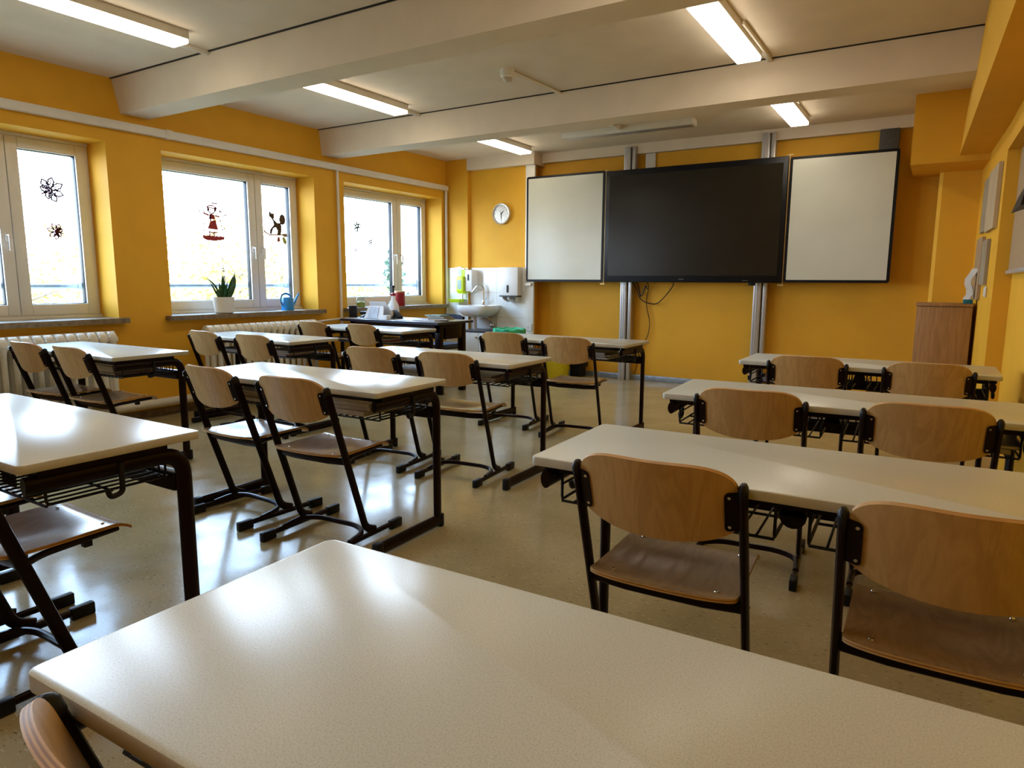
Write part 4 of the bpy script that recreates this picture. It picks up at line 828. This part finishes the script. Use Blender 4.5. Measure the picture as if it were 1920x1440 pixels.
# ------------------------------------------------------------------ school chairs
def make_chair():
    t = thing('school_chair', '', 'chair'); TOP = (-.225, .728)
    # backrest: curved beech ply, layered edge
    lean = math.atan2(.225, .69); NS, NZ, TH = 28, 7, .0115; hw = .193
    def pt(s, q, d):   # s across, q 0..1 up, d through the ply
        aS = abs(s); x = s*hw
        zt = .030+.078*(1-aS**3.4)**(1/2.0); zb = -.058-.048*(1-aS**2.6)**(1/1.8)
        v = zb+(zt-zb)*q; v += 0
        cen = Vector((0, -.213, .69)); upv = Vector((0, -math.sin(lean), math.cos(lean))); bk = Vector((0, -math.cos(lean), -math.sin(lean)))
        bow = .042*(1-s*s)
        return cen+Vector((x, 0, 0))+upv*(v+.004)+bk*(bow-.002+d)
    ss = [math.sin(PI/2*(-1+2*i/NS)) for i in range(NS+1)]
    bm = BM(); lay = 5
    G = [[[bm.verts.new(pt(s, q/NZ, TH*(l/lay-.5))) for q in range(NZ+1)] for s in ss] for l in range(lay+1)]
    for l in (0, lay):
        for i in range(NS):
            for q in range(NZ): bm.faces.new((G[l][i][q], G[l][i+1][q], G[l][i+1][q+1], G[l][i][q+1])).material_index = 0
    for l in range(lay):
        m = 1 if l % 2 == 0 else 2
        for i in range(NS):
            for q in (0, NZ): bm.faces.new((G[l][i][q], G[l][i+1][q], G[l+1][i+1][q], G[l+1][i][q])).material_index = m
        for q in range(NZ):
            for i in (0, NS): bm.faces.new((G[l][i][q], G[l][i][q+1], G[l+1][i][q+1], G[l+1][i][q])).material_index = m
    obj('backrest', bm, ['beech', 'ply_light', 'ply_dark'], t, angle=50)
    # seat
    NX, NY = 28, 26; bm = BM()
    def sp(s, q, d):
        aS = abs(s); k = (1-aS**3)**(1/2.2) if aS < 1 else 0
        yb = -.150-.055*k; yf = .195+.015*k; y = yb+(yf-yb)*q; x = s*(.190-.008*q)
        z = .434-.013*math.exp(-((y+.05)/.11)**2-(x/.14)**2)*1.3+.018*max(0, (-y-.12)/.09)**2
        z -= .030*max(0, (y-.14)/.07)**2; z += .006*aS**3
        return Vector((x, y, z+d))
    xs = [math.sin(PI/2*(-1+2*i/NX)) for i in range(NX+1)]; lay = 3
    G = [[[bm.verts.new(sp(s, q/NY, .011*(l/lay-1))) for q in range(NY+1)] for s in xs] for l in range(lay+1)]
    for l in (0, lay):
        for i in range(NX):
            for q in range(NY): bm.faces.new((G[l][i][q], G[l][i+1][q], G[l][i+1][q+1], G[l][i][q+1])).material_index = 0
    for l in range(lay):
        m = 2 if l == 1 else 1
        for i in range(NX):
            for q in (0, NY): bm.faces.new((G[l][i][q], G[l][i+1][q], G[l+1][i+1][q], G[l+1][i][q])).material_index = m
        for q in range(NY):
            for i in (0, NX): bm.faces.new((G[l][i][q], G[l][i][q+1], G[l+1][i][q+1], G[l+1][i][q])).material_index = m
    st = obj('seat', bm, ['beech_seat', 'ply_light', 'ply_dark'], t, angle=50)
    b0 = None
    for x, y, z in ((-.135, -.125, .435), (.135, -.125, .435), (-.14, .13, .4385), (.14, .13, .4385)):
        if b0 is None:
            bm = BM(); lathe(bm, [(.006, 0), (.005, .002), (0, .0025)], n=10); b0 = obj('bolt', bm, 'chrome', st); o = b0
        else: o = b0.copy(); COL.objects.link(o); o.parent = st
        o.location = (x, y, z-.001)
    for s in (-1, 1):
        x = s*.203
        bm = BM(); sweep(bm, fillet([(x, TOP[0], TOP[1]), (x, -.008, .065), (x, .055, .040)], .04, 6), .0105, .019, 12, side=(1, 0, 0)); lg = obj('leg', bm, 'dark_frame', t)
        bm = BM(); d_ = Vector((0, TOP[0], TOP[1]-.05)).normalized(); p = Vector((x, TOP[0], TOP[1])); sweep(bm, [p-d_*.012, p+d_*.006, p+d_*.014, p+d_*.019], .0115, .020, 12, side=(1, 0, 0), radii=[1, 1, .8, .4]); obj('plug', bm, 'black_plastic', lg)
        bm = BM(); sweep(bm, [(x, -.235, .027), (x, .225, .027)], .0105, .013, 12, side=(1, 0, 0)); rn = obj('runner', bm, 'dark_frame', t)
        for y0, y1 in ((-.255, -.175), (.165, .245)):
            bm = BM(); box(bm, x-.0145, x+.0145, y0, y1, 0, .045, .006); obj('end_cap', bm, 'black_plastic', rn)
        # bracket plate on the rear face
        upv = Vector((0, -math.sin(lean), math.cos(lean))); bk = Vector((0, -math.cos(lean), -math.sin(lean)))
        bm = BM(); c_ = Vector((s*.183, -.213, .69))+upv*(-.012); bowf = lambda x_: .042*(1-min(1, abs(x_)/.193)**2)+.0045
        prism(bm, rrect(.036, .104, .010, 4), .004, lambda u, v, q: tuple(c_+Vector((u, 0, 0))+upv*v+bk*(q+bowf(s*.183+u))))
        br = obj('bracket', bm, 'dark_frame', t)
        for v in (-.040, .040):
            bm = BM(); cc = c_+Vector((-s*.008, 0, 0))+upv*v+bk*(bowf(.175)+.004); sweep(bm, [cc-bk*.002, cc+bk*.0015], .0042, n=8); obj('rivet', bm, 'chrome', br)
        bm = BM(); sweep(bm, fillet([(x, -.118, .405), (s*.17, -.06, .408), (s*.155, .165, .415)], .04, 5), .013, .010, 8, side=(1, 0, 0)); obj('seat_rail', bm, 'dark_frame', t)
        bm = BM(); box(bm, s*.155-.012, s*.155+.012, .06, .085, .385, .408, .003); obj('stop_pad', bm, 'black_plastic', t)
    bm = BM(); sweep(bm, [(-.195, -.118, .402), (-.1, -.125, .398), (.1, -.125, .398), (.195, -.118, .402)], .008, .016, 8, side=(0, 1, 0)); obj('seat_frame', bm, 'dark_frame', t)
    bm = BM(); box(bm, -.15, .15, .12, .14, .405, .418); obj('front_support', bm, 'dark_frame', t)
    bm = BM(); sweep(bm, fillet([(-.203, -.12, .034), (-.200, -.02, .048), (-.12, .025, .052), (.12, .025, .052), (.200, -.02, .048), (.203, -.12, .034)], .07, 8), .012, .012, 10); obj('cross_tube', bm, 'dark_frame', t)
    return t
CH = dict(   # midpoint of the two tube tops, rotation in degrees
 A1=(5.185, .298, -3, 'chair in the bottom left corner, only its curved backrest end showing'),
 B1=(5.231, 1.516, 2, 'chair in full view at the second desk of the right row'),
 B2=(5.845, 1.475, 2, 'large chair cut off by the right edge of the photo'),
 C1=(5.177, 2.715, 5, 'left chair at the third desk of the right row'),
 C2=(5.778, 2.720, 3, 'right chair at the third desk of the right row'),
 D1=(5.171, 4.133, 5, 'left chair at the last desk of the right row'),
 D2=(5.761, 4.126, 3, 'right chair at the last desk of the right row, before the cupboard'),
 E1=(2.82, 2.0, -3, 'left chair at the desk with thick books, seat shining white'),
 E2=(3.43, 1.969, 3, 'chair with seat in full view at the desk with thick books'),
 F1=(2.793, 3.134, 6, 'left chair at the third desk of the middle row'),
 F2=(3.37, 3.144, 5, 'right chair at the third desk of the middle row'),
 G1=(2.82, 4.62, 6, 'chair before the green bin bag at the last desk of the middle row'),
 G2=(3.456, 4.516, 6, 'chair hiding the yellow bin at the last desk of the middle row'),
 H1=(2.93, .70, 0, 'chair mostly cut off at the lower left edge'),
 H2=(3.47, .705, 0, 'chair with dark blue shining seat at the lower left'),
 I1=(.72, 2.115, 2, 'chair closer to the left radiator at the desk under the left window'),
 I2=(1.255, 2.124, 0, 'right chair at the desk under the left window'),
 J1=(.751, 3.371, -2, 'left chair at the desk under the middle window'),
 J2=(1.375, 3.358, 1, 'right chair at the desk under the middle window'),
 K1=(.512, 4.739, 2, 'chair touching the far radiator end at the desk before the teacher desk'),
 K2=(1.173, 4.733, -2, 'right chair at the desk before the teacher desk'))
proto = make_chair(); tm = treemap()
for k, (x, y, deg, lab) in CH.items():
    o = proto if k == 'A1' else dup(proto, None, tm)
    a = math.radians(deg)
    if k != 'A1':     # tube tops stop just short of the desk edge
        dx, dy, da, _ = DESK[k[0]]; lim = min(dy+(x+q*.2-dx)*math.tan(da)-q*.2*math.sin(a) for q in (-1, 1))-.024; y = min(y, lim)
    o.location = (x-.225*math.sin(a), y+.225*math.cos(a), 0); o.rotation_euler = (0, 0, a); tag(o, lab, 'chair', 'beech plywood school chairs')
